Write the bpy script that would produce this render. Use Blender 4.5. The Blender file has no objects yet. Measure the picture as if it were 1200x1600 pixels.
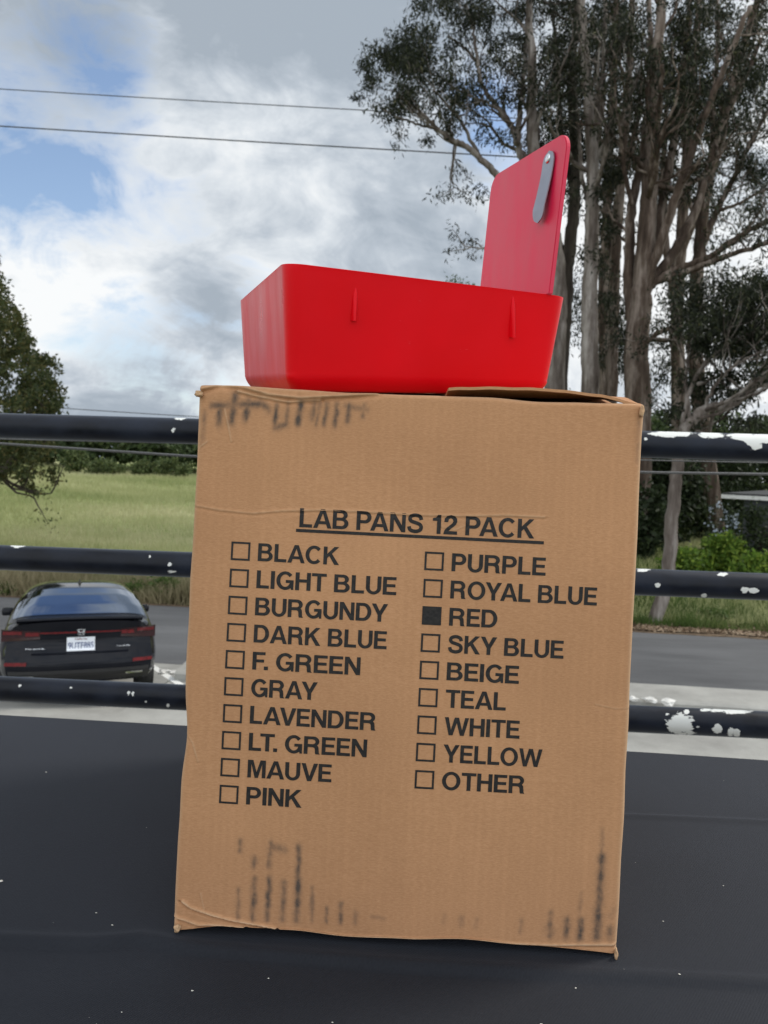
import bpy, bmesh, math, random
import numpy as np
from mathutils import Vector, Matrix, Euler, noise as mnoise

random.seed(7); rng = np.random.default_rng(11)
R = math.radians
scene = bpy.context.scene
COL = scene.collection

# ------------------------------------------------------------------ camera
EYE = np.array([0.0, 0.0, 2.94])
F, PITCH, ROLL = 1200.0, math.atan2(60, 1200), R(2.5)      # focal length in pixels of the 1200x1600 photograph
FWD = np.array([0, math.cos(PITCH), -math.sin(PITCH)])
_u0 = np.array([0, math.sin(PITCH), math.cos(PITCH)]); _r0 = np.array([1.0, 0, 0])
RT = _r0 * math.cos(ROLL) + _u0 * math.sin(ROLL)
UP = _u0 * math.cos(ROLL) - _r0 * math.sin(ROLL)
cam = bpy.data.cameras.new('camera'); camo = bpy.data.objects.new('camera', cam); COL.objects.link(camo)
camo.matrix_world = Matrix(((RT[0], UP[0], -FWD[0], EYE[0]), (RT[1], UP[1], -FWD[1], EYE[1]),
                            (RT[2], UP[2], -FWD[2], EYE[2]), (0, 0, 0, 1)))
cam.sensor_fit = 'VERTICAL'; cam.sensor_height = 36; cam.lens = 36 * F / 1600
cam.clip_start = 0.02; cam.clip_end = 5000
cam.dof.use_dof = True; cam.dof.focus_distance = 0.45; cam.dof.aperture_fstop = 23
scene.camera = camo

def ray(px, py):
    return FWD + RT * (px - 600) / F - UP * (py - 800) / F
def at(px, py, Y):                       # the point seen at that pixel, Y metres ahead
    d = ray(px, py); return EYE + d * (Y / d[1])
def on_z(px, py, z):
    d = ray(px, py); return EYE + d * ((z - EYE[2]) / d[2])
def on_plane(px, py, p0, n):
    d = ray(px, py); return EYE + d * (np.dot(p0 - EYE, n) / np.dot(d, n))

def px_of(p):
    d = p - EYE; z = d @ FWD; return 600 + F * (d @ RT) / z, 800 - F * (d @ UP) / z

# ------------------------------------------------------------------ sky, sun, exposure
SUN_AZ, SUN_EL = R(66), R(46)            # azimuth clockwise from straight ahead: from the right, a little ahead
scene.view_settings.view_transform = 'Standard'; scene.view_settings.look = 'None'
scene.view_settings.exposure = 0.55; scene.view_settings.gamma = 1.0
scene.view_settings.use_curve_mapping = False
world = bpy.data.worlds.new("World"); scene.world = world; world.use_nodes = True
def build_sky():
    nt = world.node_tree; N = nt.nodes; L = nt.links
    bg = N['Background']
    def nd(t, **k):
        n = N.new(t)
        for a, b in k.items(): setattr(n, a, b)
        return n
    def put(s, v):
        if isinstance(v, bpy.types.NodeSocket): L.new(v, s)
        else: s.default_value = v
    def m(op, a, b=None, c=None, clamp=False):
        n = nd('ShaderNodeMath', operation=op, use_clamp=clamp)
        put(n.inputs[0], a)
        if b is not None: put(n.inputs[1], b)
        if c is not None: put(n.inputs[2], c)
        return n.outputs[0]
    def mix(f, a, b):
        n = nd('ShaderNodeMix', data_type='RGBA'); put(n.inputs['Factor'], f)
        put(n.inputs[6], a); put(n.inputs[7], b); return n.outputs[2]
    sky = nd('ShaderNodeTexSky', sky_type='NISHITA'); sky.sun_disc = False
    sky.sun_elevation = SUN_EL; sky.sun_rotation = SUN_AZ; sky.air_density = 1.0; sky.dust_density = 0.4
    tc = nd('ShaderNodeTexCoord'); D = tc.outputs['Generated']
    sep = nd('ShaderNodeSeparateXYZ'); L.new(D, sep.inputs[0])
    z = m('ADD', m('MAXIMUM', sep.outputs[2], 0.0), 0.13)
    cmb = nd('ShaderNodeCombineXYZ')
    put(cmb.inputs[0], m('DIVIDE', sep.outputs[0], z)); put(cmb.inputs[1], m('DIVIDE', sep.outputs[1], z)); put(cmb.inputs[2], 3.7)
    P = cmb.outputs[0]
    def noise(scale, detail, rough, dist=0.0, vec=P):
        n = nd('ShaderNodeTexNoise'); n.inputs['Scale'].default_value = scale; n.inputs['Detail'].default_value = detail
        n.inputs['Roughness'].default_value = rough; n.inputs['Distortion'].default_value = dist
        L.new(vec, n.inputs['Vector']); return n.outputs['Fac']
    mp = nd('ShaderNodeMapping'); mp.inputs['Scale'].default_value = (1, 1, 1.7); mp.inputs['Location'].default_value = (0.7, 0.2, 0.4); L.new(D, mp.inputs[0])
    n1 = noise(4.2, 10, 0.60, 0.5, mp.outputs[0])
    n2 = noise(2.6, 7, 0.55, 0.3, mp.outputs[0])
    n3 = noise(1.6, 8, 0.6, 0.4)
    n4 = noise(9.5, 9, 0.62, 0.7, mp.outputs[0])
    # the wobbling of the outlines of every patch of cloud or clear sky
    wob = m('ADD', m('MULTIPLY', m('SUBTRACT', n4, 0.5), 0.75), m('MULTIPLY_ADD', m('SUBTRACT', n1, 0.5), 1.15, m('MULTIPLY', m('SUBTRACT', n3, 0.5), 0.4)))
    def patch(px, py, rad):              # 1 at a direction, 0 'rad' degrees away
        d = ray(px, py); d = d / np.linalg.norm(d)
        v = nd('ShaderNodeVectorMath', operation='DOT_PRODUCT'); L.new(D, v.inputs[0]); v.inputs[1].default_value = d
        ang = m('ARCCOSINE', m('MINIMUM', v.outputs['Value'], 1.0))
        return m('SUBTRACT', 1.0, m('DIVIDE', ang, R(rad)), clamp=True)
    clear = m('MAXIMUM', m('MULTIPLY', patch(20, 280, 10), 0.86), m('MULTIPLY', patch(150, 100, 6), 0.68))
    clear = m('MAXIMUM', clear, m('MULTIPLY', patch(765, 195, 5), 1.0))
    clear = m('MAXIMUM', clear, m('MULTIPLY', patch(230, 570, 11), 0.45))
    clear = m('MAXIMUM', clear, m('MULTIPLY', patch(0, 110, 7), 0.35))
    clear = m('MAXIMUM', clear, m('MULTIPLY', patch(90, -300, 10), 1.0))
    cov = m('SUBTRACT', m('MULTIPLY_ADD', wob, 2.0, 0.88), m('MULTIPLY', clear, 1.25))
    cov = m('MULTIPLY_ADD', cov, 1.7, 0.02, clamp=True)
    grey = m('MAXIMUM', m('MULTIPLY', patch(640, 330, 11), 0.9), m('MULTIPLY', patch(470, 10, 17), 1.0))
    grey = m('MAXIMUM', grey, m('MULTIPLY', patch(320, 280, 6), 0.65))
    grey = m('MAXIMUM', grey, m('MULTIPLY', patch(120, 10, 10), 0.8))
    grey = m('MAXIMUM', grey, m('MULTIPLY', patch(330, 480, 5), 0.7))
    grey = m('MAXIMUM', grey, m('MULTIPLY', patch(200, 660, 9), 0.95))
    white = m('MAXIMUM', m('MULTIPLY', patch(400, 190, 12), 0.5), m('MULTIPLY', patch(90, 400, 11), 0.6))
    white = m('MAXIMUM', white, m('MULTIPLY', patch(560, 250, 7), 0.4))
    shade = m('SUBTRACT', m('ADD', m('MULTIPLY', grey, 0.75), m('MULTIPLY_ADD', m('SUBTRACT', n2, 0.5), 1.6, m('MULTIPLY', wob, 1.45))), m('MULTIPLY', white, 0.6))
    ramp = nd('ShaderNodeValToRGB'); L.new(m('MULTIPLY_ADD', shade, 1.25, 0.27, clamp=True), ramp.inputs[0])
    cr = ramp.color_ramp
    cr.elements[0].position = 0.0; cr.elements[0].color = (0.97, 0.99, 1.0, 1)
    cr.elements[1].position = 1.0; cr.elements[1].color = (0.40, 0.46, 0.53, 1)
    e = cr.elements.new(0.35); e.color = (0.74, 0.79, 0.84, 1)
    e = cr.elements.new(0.7); e.color = (0.52, 0.58, 0.65, 1)
    cl = nd('ShaderNodeMix', data_type='RGBA', blend_type='MULTIPLY'); cl.inputs['Factor'].default_value = 1
    # unseen clouds behind the camera are brightened to light the carton's front
    bk = m('MULTIPLY_ADD', m('MULTIPLY_ADD', sep.outputs[1], -1.4, 0.1, clamp=True), 0.85, 1.0)
    lum = nd('ShaderNodeCombineXYZ'); k = m('MULTIPLY', bk, 5.6)
    for i in range(3): put(lum.inputs[i], k)
    L.new(ramp.outputs[0], cl.inputs[6]); L.new(lum.outputs[0], cl.inputs[7])
    skyb = nd('ShaderNodeMix', data_type='RGBA', blend_type='MULTIPLY'); skyb.inputs['Factor'].default_value = 1
    L.new(sky.outputs[0], skyb.inputs[6]); skyb.inputs[7].default_value = (1.0, 0.95, 0.92, 1)
    col = mix(cov, skyb.outputs[2], cl.outputs[2])
    L.new(col, bg.inputs['Color']); bg.inputs['Strength'].default_value = 0.12
build_sky()
sun = bpy.data.lights.new('sun', 'SUN'); suno = bpy.data.objects.new('sun', sun); COL.objects.link(suno)
sun.energy = 1.5; sun.angle = R(14); sun.color = (1.0, 0.95, 0.87)
_sd = Vector((math.sin(SUN_AZ) * math.cos(SUN_EL), math.cos(SUN_AZ) * math.cos(SUN_EL), math.sin(SUN_EL)))
suno.rotation_euler = _sd.to_track_quat('Z', 'Y').to_euler(); suno.location = (20, -10, 30)
scene.cycles.use_denoising = True
scene.cycles.max_bounces = 8; scene.cycles.transparent_max_bounces = 8

# ------------------------------------------------------------------ helpers
def tag(o, label=None, cat=None, group=None, kind=None):
    if label: o['label'] = label
    if cat: o['category'] = cat
    if group: o['group'] = group
    if kind: o['kind'] = kind
    return o
def empty(name, loc, label, cat, group=None):
    o = bpy.data.objects.new(name, None); COL.objects.link(o); o.location = Vector(loc)
    o.empty_display_size = 0.1
    return tag(o, label, cat, group)
def npmesh(name, V, faces, mat, parent=None, smooth=True, attrs=None):
    """faces: list of int arrays of shape (n,k); parent: an Empty whose location is subtracted"""
    V = np.asarray(V, dtype=np.float64)
    if parent is not None and parent.rotation_euler.to_quaternion().angle < 1e-9:
        V = V - np.array(parent_origin(parent))
    me = bpy.data.meshes.new(name)
    if isinstance(faces, np.ndarray): faces = [faces]
    faces = [np.asarray(f, dtype=np.int32) for f in faces if len(f)]
    me.vertices.add(len(V)); me.vertices.foreach_set('co', V.astype(np.float32).ravel())
    nl = sum(f.size for f in faces); npoly = sum(len(f) for f in faces)
    me.loops.add(nl); me.polygons.add(npoly)
    me.loops.foreach_set('vertex_index', np.concatenate([f.ravel() for f in faces]))
    tot = np.concatenate([np.full(len(f), f.shape[1], dtype=np.int32) for f in faces])
    st = np.zeros(npoly, dtype=np.int32); st[1:] = np.cumsum(tot)[:-1]
    me.polygons.foreach_set('loop_start', st)
    me.polygons.foreach_set('use_smooth', np.full(npoly, smooth))
    me.update(calc_edges=True); me.validate()
    if attrs:
        for k, a in attrs.items():
            at_ = me.attributes.new(k, 'FLOAT', 'POINT'); at_.data.foreach_set('value', np.asarray(a, dtype=np.float32))
    me.materials.append(mat)
    o = bpy.data.objects.new(name, me); COL.objects.link(o)
    if parent is not None: o.parent = parent
    return o
def parent_origin(p):
    v = Vector((0, 0, 0))
    while p is not None:
        v = v + p.location; p = p.parent
    return v
def bmobj(name, bm, mat, parent=None, smooth=True, local=False):
    me = bpy.data.meshes.new(name)
    if parent is not None and not local:
        bmesh.ops.translate(bm, verts=bm.verts, vec=-parent_origin(parent))
    bm.normal_update(); bm.to_mesh(me); bm.free()
    for p in me.polygons: p.use_smooth = smooth
    me.materials.append(mat)
    o = bpy.data.objects.new(name, me); COL.objects.link(o)
    if parent is not None: o.parent = parent
    return o
def add_box(bm, c, s, rot=None, bev=0.0):
    r = bmesh.ops.create_cube(bm, size=1.0); vs = r['verts']
    bmesh.ops.scale(bm, vec=Vector(s), verts=vs)
    if bev > 0:
        es = list({e for v in vs for e in v.link_edges})
        rb = bmesh.ops.bevel(bm, geom=es, offset=bev, segments=2, affect='EDGES', profile=0.5)
        vs = list({v for f in rb['faces'] for v in f.verts} | {v for v in vs if v.is_valid})
    M = (rot.to_matrix().to_4x4() if rot else Matrix.Identity(4)); M.translation = Vector(c)
    bmesh.ops.transform(bm, matrix=M, verts=vs)
    return vs
class Acc:                                # collects vertices and faces of many pieces for one mesh
    def __init__(s): s.V = []; s.Q = []; s.T = []; s.n = 0; s.A = []
    def add(s, V, Q=None, T=None, a=0.0):
        V = np.asarray(V); s.V.append(V)
        if Q is not None and len(Q): s.Q.append(np.asarray(Q) + s.n)
        if T is not None and len(T): s.T.append(np.asarray(T) + s.n)
        s.A.append(np.full(len(V), a) if np.isscalar(a) else np.asarray(a)); s.n += len(V)
    def build(s, name, mat, parent=None, smooth=True, attr=None):
        fs = []
        if s.Q: fs.append(np.concatenate(s.Q))
        if s.T: fs.append(np.concatenate(s.T))
        return npmesh(name, np.concatenate(s.V), fs, mat, parent, smooth, {attr: np.concatenate(s.A)} if attr else None)
def tube(acc, pts, rad, sides=8, cap=True, a=0.0):
    pts = np.asarray(pts, float); n = len(pts); rad = np.broadcast_to(np.asarray(rad, float), (n,))
    t = np.gradient(pts, axis=0); t /= np.linalg.norm(t, axis=1)[:, None] + 1e-12
    ref = np.array([0, 0, 1.0]) if abs(t[0, 2]) < 0.9 else np.array([1.0, 0, 0])
    u = np.cross(t[0], ref); u /= np.linalg.norm(u)
    ang = np.linspace(0, 2 * np.pi, sides, endpoint=False); V = []
    for i in range(n):
        u = u - t[i] * np.dot(u, t[i]); u /= np.linalg.norm(u) + 1e-12; w = np.cross(t[i], u)
        V.append(pts[i] + rad[i] * (np.cos(ang)[:, None] * u + np.sin(ang)[:, None] * w))
    V = np.concatenate(V); k = np.arange(sides); k2 = (k + 1) % sides
    Q = np.concatenate([np.stack([i * sides + k, i * sides + k2, (i + 1) * sides + k2, (i + 1) * sides + k], 1) for i in range(n - 1)])
    T = None
    if cap:
        V = np.concatenate([V, pts[:1], pts[-1:]]); c0, c1 = n * sides, n * sides + 1; b = (n - 1) * sides
        T = np.concatenate([np.stack([k2, k, np.full(sides, c0)], 1), np.stack([b + k, b + k2, np.full(sides, c1)], 1)])
    acc.add(V, Q, T, a)
def gridq(nu, nv):                        # quads of a grid with index i*nv+j
    i, j = np.meshgrid(np.arange(nu - 1), np.arange(nv - 1), indexing='ij'); i = i.ravel(); j = j.ravel()
    return np.stack([i * nv + j, (i + 1) * nv + j, (i + 1) * nv + j + 1, i * nv + j + 1], 1)
def vnoise(x, y, seed=0):                 # smooth value noise on arrays
    x = np.asarray(x, float); y = np.asarray(y, float); xi = np.floor(x).astype(int); yi = np.floor(y).astype(int)
    fx = x - xi; fy = y - yi; fx = fx * fx * (3 - 2 * fx); fy = fy * fy * (3 - 2 * fy)
    def h(a, b):
        n = (a * 374761393 + b * 668265263 + seed * 974634777) & 0x7fffffff
        n = ((n ^ (n >> 13)) * 1274126177) & 0x7fffffff
        return ((n ^ (n >> 16)) & 0xffff) / 65535.0
    return (h(xi, yi) * (1 - fx) + h(xi + 1, yi) * fx) * (1 - fy) + (h(xi, yi + 1) * (1 - fx) + h(xi + 1, yi + 1) * fx) * fy
def sstep(a, b, x):
    t = np.clip((np.asarray(x, float) - a) / (b - a), 0, 1); return t * t * (3 - 2 * t)

class Mat:
    def __init__(s, name, base=(0.5, 0.5, 0.5), rough=0.6, metal=0.0, spec=0.5):
        s.m = bpy.data.materials.new(name); s.m.use_nodes = True
        s.nt = s.m.node_tree; s.N = s.nt.nodes; s.L = s.nt.links; s.b = s.N['Principled BSDF']
        s.b.inputs['Base Color'].default_value = (*base, 1); s.b.inputs['Roughness'].default_value = rough
        s.b.inputs['Metallic'].default_value = metal; s.b.inputs['Specular IOR Level'].default_value = spec
        s.col = None; s.base = base
    def nd(s, t, **k):
        n = s.N.new(t)
        for a, b in k.items(): setattr(n, a, b)
        return n
    def coord(s, scale=(1, 1, 1), kind='Object', loc=(0, 0, 0), rot=(0, 0, 0)):
        tc = s.nd('ShaderNodeTexCoord'); mp = s.nd('ShaderNodeMapping')
        mp.inputs['Scale'].default_value = scale; mp.inputs['Location'].default_value = loc; mp.inputs['Rotation'].default_value = rot
        s.L.new(tc.outputs[kind], mp.inputs[0]); return mp.outputs[0]
    def noise(s, scale, detail=6, rough=0.55, vec=None, dist=0.0):
        n = s.nd('ShaderNodeTexNoise'); n.inputs['Scale'].default_value = scale; n.inputs['Detail'].default_value = detail
        n.inputs['Roughness'].default_value = rough; n.inputs['Distortion'].default_value = dist
        s.L.new(vec if vec is not None else s.coord(), n.inputs['Vector']); return n.outputs['Fac']
    def ramp(s, fac, stops):
        r = s.nd('ShaderNodeValToRGB'); s.L.new(fac, r.inputs[0]); e = r.color_ramp.elements
        while len(e) > 1: e.remove(e[-1])
        for i, (p, c) in enumerate(stops):
            if i == 0: x = e[0]; x.position = p
            else: x = e.new(p)
            x.color = (*c, 1) if len(c) == 3 else c
        return r.outputs[0]
    def math(s, op, a, b=None, clamp=False):
        n = s.nd('ShaderNodeMath', operation=op, use_clamp=clamp)
        for i, v in enumerate((a, b)):
            if v is None: continue
            if isinstance(v, bpy.types.NodeSocket): s.L.new(v, n.inputs[i])
            else: n.inputs[i].default_value = v
        return n.outputs[0]
    def attr(s, name):
        a = s.nd('ShaderNodeAttribute', attribute_name=name); return a.outputs['Fac']
    def mix(s, f, a, b, blend='MIX'):
        n = s.nd('ShaderNodeMix', data_type='RGBA', blend_type=blend)
        for sock, v in ((n.inputs['Factor'], f), (n.inputs[6], a), (n.inputs[7], b)):
            if isinstance(v, bpy.types.NodeSocket): s.L.new(v, sock)
            elif isinstance(v, (int, float)): sock.default_value = v
            else: sock.default_value = (*v, 1)
        return n.outputs[2]
    def setcol(s, c): s.L.new(c, s.b.inputs['Base Color']); return s
    def vary(s, scale, amt, detail=6, vec=None):
        a = tuple(x * (1 - amt) for x in s.base); b = tuple(min(1, x * (1 + amt)) for x in s.base)
        s.setcol(s.ramp(s.noise(scale, detail, vec=vec), [(0.3, a), (0.7, b)])); return s
    def bump(s, h, strength=0.3, dist=0.001):
        n = s.nd('ShaderNodeBump'); n.inputs['Strength'].default_value = strength; n.inputs['Distance'].default_value = dist
        s.L.new(h, n.inputs['Height']); s.L.new(n.outputs[0], s.b.inputs['Normal']); return s
    def roughvar(s, fac, a, b):
        r = s.ramp(fac, [(0.3, (a,) * 3), (0.7, (b,) * 3)]); s.L.new(r, s.b.inputs['Roughness']); return s

# ------------------------------------------------------------------ materials
M = {}
def make_materials():
    m = Mat('cardboard', (0.40, 0.235, 0.13), 0.85, spec=0.2)
    fib = m.noise(420, 5, 0.72, m.coord((1, 0.5, 3.5)))
    big = m.noise(9, 4, 0.55)
    wv = m.nd('ShaderNodeTexWave'); wv.inputs['Scale'].default_value = 62; wv.inputs['Distortion'].default_value = 1.2; wv.inputs['Detail Scale'].default_value = 0.6; m.L.new(m.coord((1, 0, 0.06)), wv.inputs['Vector'])
    flute = m.math('ADD', m.math('MULTIPLY', wv.outputs['Fac'], 0.18), m.math('MULTIPLY', m.noise(60, 2, 0.5, m.coord((3.2, 0.3, 0.10))), 0.65))
    c = m.ramp(fib, [(0.25, (0.41, 0.214, 0.107)), (0.5, (0.485, 0.258, 0.131)), (0.8, (0.565, 0.320, 0.175))])
    c = m.mix(0.55, c, m.ramp(big, [(0.3, (0.70, 0.68, 0.67)), (0.7, (1.0, 1.0, 1.0))]), 'MULTIPLY')
    c = m.mix(0.19, c, m.ramp(flute, [(0.35, (0.74, 0.72, 0.70)), (0.65, (1.0, 1.0, 1.0))]), 'MULTIPLY')  # shading of the flutes put into the colour as faint vertical bands
    st = m.attr('stain_shade'); sn = m.noise(420, 4, 0.7, m.coord((1, 1, 0.8)))
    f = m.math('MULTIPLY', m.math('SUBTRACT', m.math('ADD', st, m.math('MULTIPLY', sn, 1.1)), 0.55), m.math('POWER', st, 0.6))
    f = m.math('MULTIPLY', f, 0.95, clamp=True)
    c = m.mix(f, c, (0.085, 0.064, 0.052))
    wr = m.attr('worn'); c = m.mix(wr, c, (0.60, 0.44, 0.29))
    m.setcol(c); m.bump(m.math('ADD', fib, m.math('MULTIPLY', flute, 0.6)), 0.3, 0.00022); M['card'] = m.m
    m = Mat('cardboard_edge', (0.46, 0.30, 0.175), 0.9, spec=0.2); m.vary(300, 0.25); M['card_edge'] = m.m
    m = Mat('printing_ink', (0.016, 0.015, 0.016), 0.6, spec=0.25)
    n = m.noise(500, 3, 0.6); m.setcol(m.ramp(n, [(0.35, (0.012, 0.011, 0.012)), (0.75, (0.030, 0.027, 0.025))])); M['ink'] = m.m
    m = Mat('red_plastic', (0.78, 0.006, 0.012), 0.38, spec=0.55); m.b.inputs['Specular Tint'].default_value = (1, 0.25, 0.3, 1)
    s1 = m.noise(35, 6, 0.6, m.coord((1, 1, 0.35)))
    m.roughvar(s1, 0.27, 0.42); m.setcol(m.ramp(m.noise(14, 4), [(0.3, (0.66, 0.0015, 0.006)), (0.7, (0.74, 0.002, 0.009))]))
    scr = m.noise(130, 5, 0.7, m.coord((0.5, 1, 2.2))); pat = m.noise(22, 3, 0.5)
    f = m.math('MULTIPLY', m.math('GREATER_THAN', scr, 0.70), m.math('GREATER_THAN', pat, 0.55))
    m.setcol(m.mix(m.math('MULTIPLY', f, 0.22), m.ramp(m.noise(14, 4), [(0.3, (0.66, 0.0015, 0.006)), (0.7, (0.74, 0.002, 0.009))]), (0.75, 0.22, 0.25)))
    m.b.inputs['Subsurface Weight'].default_value = 0.25; m.b.inputs['Subsurface Radius'].default_value = (0.012, 0.002, 0.002)
    m.bump(m.noise(240, 3, 0.6), 0.04, 0.0004); M['red'] = m.m
    m = Mat('sheen_tinted_red_plastic', (0.62, 0.006, 0.05), 0.36, spec=0.55)
    s1 = m.noise(60, 6, 0.65, m.coord((1, 1, 0.25))); m.roughvar(s1, 0.30, 0.46); m.setcol(m.ramp(s1, [(0.3, (0.56, 0.006, 0.045)), (0.7, (0.64, 0.010, 0.062))])); m.bump(m.noise(300, 3, 0.6), 0.05, 0.0004); M['red_plate'] = m.m  # pink sky sheen on the plate is tinted into its base colour
    m = Mat('brushed_steel', (0.31, 0.33, 0.385), 0.42, 0.9); m.bump(m.noise(400, 3, 0.5, m.coord((1, 1, 0.05))), 0.1, 0.0003)
    m.roughvar(m.noise(90, 4), 0.34, 0.5); M['steel'] = m.m
    m = Mat('rivet_steel', (0.7, 0.72, 0.75), 0.25, 1.0); m.vary(200, 0.1); M['rivet'] = m.m
    m = Mat('black_cloth', (0.020, 0.023, 0.032), 0.8, spec=0.25)
    w1 = m.nd('ShaderNodeTexWave'); w1.inputs['Scale'].default_value = 230; w1.inputs['Distortion'].default_value = 0.6
    m.L.new(m.coord((1, 1, 1), rot=(0, 0, R(38))), w1.inputs['Vector'])
    n = m.noise(700, 2, 0.6); big = m.noise(5, 5, 0.6)
    c = m.ramp(big, [(0.3, (0.0062, 0.0078, 0.0118)), (0.72, (0.0120, 0.0142, 0.0200))])
    c = m.mix(m.math('MULTIPLY', n, 0.35), c, (0.030, 0.033, 0.041)); m.setcol(c)
    m.b.inputs['Sheen Weight'].default_value = 0.09; m.b.inputs['Sheen Roughness'].default_value = 0.4
    m.b.inputs['Sheen Tint'].default_value = (0.75, 0.82, 1, 1)
    m.bump(m.math('ADD', m.math('MULTIPLY', w1.outputs['Fac'], 0.5), n), 0.35, 0.0004); M['cloth'] = m.m
    m = Mat('lint', (0.6, 0.58, 0.52), 0.9); m.vary(50, 0.2); M['lint'] = m.m
    m = Mat('black_rail_paint', (0.010, 0.012, 0.018), 0.42, spec=0.22)
    vec = m.coord((0.6, 1, 1)); n = m.noise(95, 8, 0.68, vec, 0.6); n2 = m.noise(18, 5, 0.6, vec)
    ch = m.attr('chip')
    sp = m.nd('ShaderNodeTexVoronoi'); sp.inputs['Scale'].default_value = 42; m.L.new(m.coord((1, 1, 1)), sp.inputs['Vector'])
    spots = m.math('MULTIPLY', m.math('LESS_THAN', sp.outputs['Distance'], 0.07), m.math('GREATER_THAN', n2, 0.72))
    mask = m.math('GREATER_THAN', m.math('ADD', ch, m.math('MULTIPLY', m.math('SUBTRACT', n, 0.5), 2.2)), 0.56)
    mask = m.math('MAXIMUM', mask, spots)
    dust = m.ramp(n2, [(0.35, (0.003, 0.004, 0.008)), (0.78, (0.018, 0.024, 0.040))])
    m.setcol(m.mix(mask, dust, (0.72, 0.73, 0.70)))
    m.b.inputs['Sheen Weight'].default_value = 0.22; m.b.inputs['Sheen Roughness'].default_value = 0.35; m.b.inputs['Sheen Tint'].default_value = (0.7, 0.82, 1, 1)
    m.roughvar(n2, 0.36, 0.55); m.bump(m.math('SUBTRACT', m.math('MULTIPLY', n, 0.3), mask), 0.4, 0.0006); M['rail'] = m.m
    m = Mat('wire_cable', (0.10, 0.10, 0.10), 0.5); m.vary(300, 0.3); M['cable'] = m.m
    m = Mat('utility_wire', (0.035, 0.037, 0.04), 0.6); m.vary(2, 0.2); M['wire'] = m.m
    m = Mat('concrete', (0.36, 0.355, 0.33), 0.9, spec=0.25)
    n = m.noise(1.3, 8, 0.6); n2 = m.noise(55, 5, 0.7)
    c = m.ramp(n, [(0.3, (0.24, 0.235, 0.22)), (0.7, (0.39, 0.385, 0.36))])
    m.setcol(m.mix(0.5, c, m.ramp(n2, [(0.3, (0.72, 0.72, 0.70)), (0.7, (1, 1, 1))]), 'MULTIPLY')); m.bump(n2, 0.3, 0.004); M['concrete'] = m.m
    m = Mat('asphalt', (0.09, 0.09, 0.095), 0.9, spec=0.3)
    n = m.noise(0.7, 7, 0.6, m.coord((0.35, 1.4, 1))); n2 = m.noise(45, 4, 0.7)
    c = m.ramp(n, [(0.3, (0.075, 0.076, 0.080)), (0.7, (0.135, 0.137, 0.142))])
    m.setcol(m.mix(0.45, c, m.ramp(n2, [(0.3, (0.6, 0.6, 0.6)), (0.7, (1, 1, 1))]), 'MULTIPLY')); m.bump(n2, 0.35, 0.006); M['asphalt'] = m.m
    m = Mat('white_paint', (0.78, 0.78, 0.75), 0.7); m.vary(30, 0.12); M['white'] = m.m
    m = Mat('meadow', (0.16, 0.17, 0.06), 0.95, spec=0.1)
    n = m.noise(0.09, 8, 0.62, m.coord((0.6, 1.0, 1))); n2 = m.noise(1.6, 7, 0.7)
    c = m.ramp(n, [(0.32, (0.17, 0.22, 0.065)), (0.48, (0.29, 0.32, 0.14)), (0.62, (0.40, 0.39, 0.22)), (0.75, (0.20, 0.25, 0.08))])
    m.setcol(m.mix(0.6, c, m.ramp(n2, [(0.3, (0.55, 0.6, 0.5)), (0.7, (1, 1, 1))]), 'MULTIPLY')); m.bump(n2, 0.6, 0.15); M['meadow'] = m.m
    m = Mat('soil', (0.13, 0.095, 0.065), 0.95, spec=0.1); m.vary(6, 0.45, 8); m.bump(m.noise(12, 6, 0.7), 0.6, 0.05); M['soil'] = m.m
    def leafmat(name, stops, trans=0.35):
        m = Mat(name, stops[0][1], 0.6, spec=0.2)
        c = m.ramp(m.attr('tone'), stops); m.setcol(c)
        tr = m.nd('ShaderNodeBsdfTranslucent'); m.L.new(c, tr.inputs[0])
        mx = m.nd('ShaderNodeMixShader'); mx.inputs[0].default_value = trans
        out = m.N['Material Output']; m.L.new(m.b.outputs[0], mx.inputs[1]); m.L.new(tr.outputs[0], mx.inputs[2]); m.L.new(mx.outputs[0], out.inputs[0])
        return m.m
    M['euc_leaf'] = leafmat('eucalyptus_leaf', [(0, (0.006, 0.009, 0.004)), (0.5, (0.014, 0.019, 0.008)), (0.85, (0.042, 0.048, 0.021)), (1, (0.095, 0.090, 0.046))], 0.2)
    M['oak_leaf'] = leafmat('broad_leaf', [(0, (0.028, 0.042, 0.017)), (0.45, (0.060, 0.075, 0.026)), (0.8, (0.13, 0.115, 0.042)), (1, (0.19, 0.155, 0.06))], 0.35)
    M['dark_leaf'] = leafmat('dark_leaf', [(0, (0.014, 0.022, 0.010)), (0.6, (0.030, 0.044, 0.018)), (1, (0.06, 0.085, 0.03))], 0.2)
    M['hedge_leaf'] = leafmat('hedge_leaf', [(0, (0.028, 0.045, 0.018)), (0.6, (0.065, 0.095, 0.036)), (1, (0.12, 0.145, 0.055))], 0.25)
    M['bright_leaf'] = leafmat('bright_leaf', [(0, (0.055, 0.10, 0.018)), (0.6, (0.12, 0.21, 0.030)), (1, (0.30, 0.38, 0.06))], 0.4)
    M['green_grass'] = leafmat('green_grass', [(0, (0.04, 0.075, 0.018)), (0.6, (0.085, 0.135, 0.035)), (1, (0.16, 0.19, 0.07))], 0.35)
    M['dry_grass'] = leafmat('dry_grass', [(0, (0.11, 0.12, 0.05)), (0.5, (0.24, 0.21, 0.12)), (1, (0.38, 0.33, 0.21))], 0.3)
    M['meadow_grass'] = leafmat('meadow_grass', [(0, (0.21, 0.26, 0.095)), (0.5, (0.37, 0.39, 0.19)), (1, (0.54, 0.52, 0.32))], 0.45)
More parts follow.
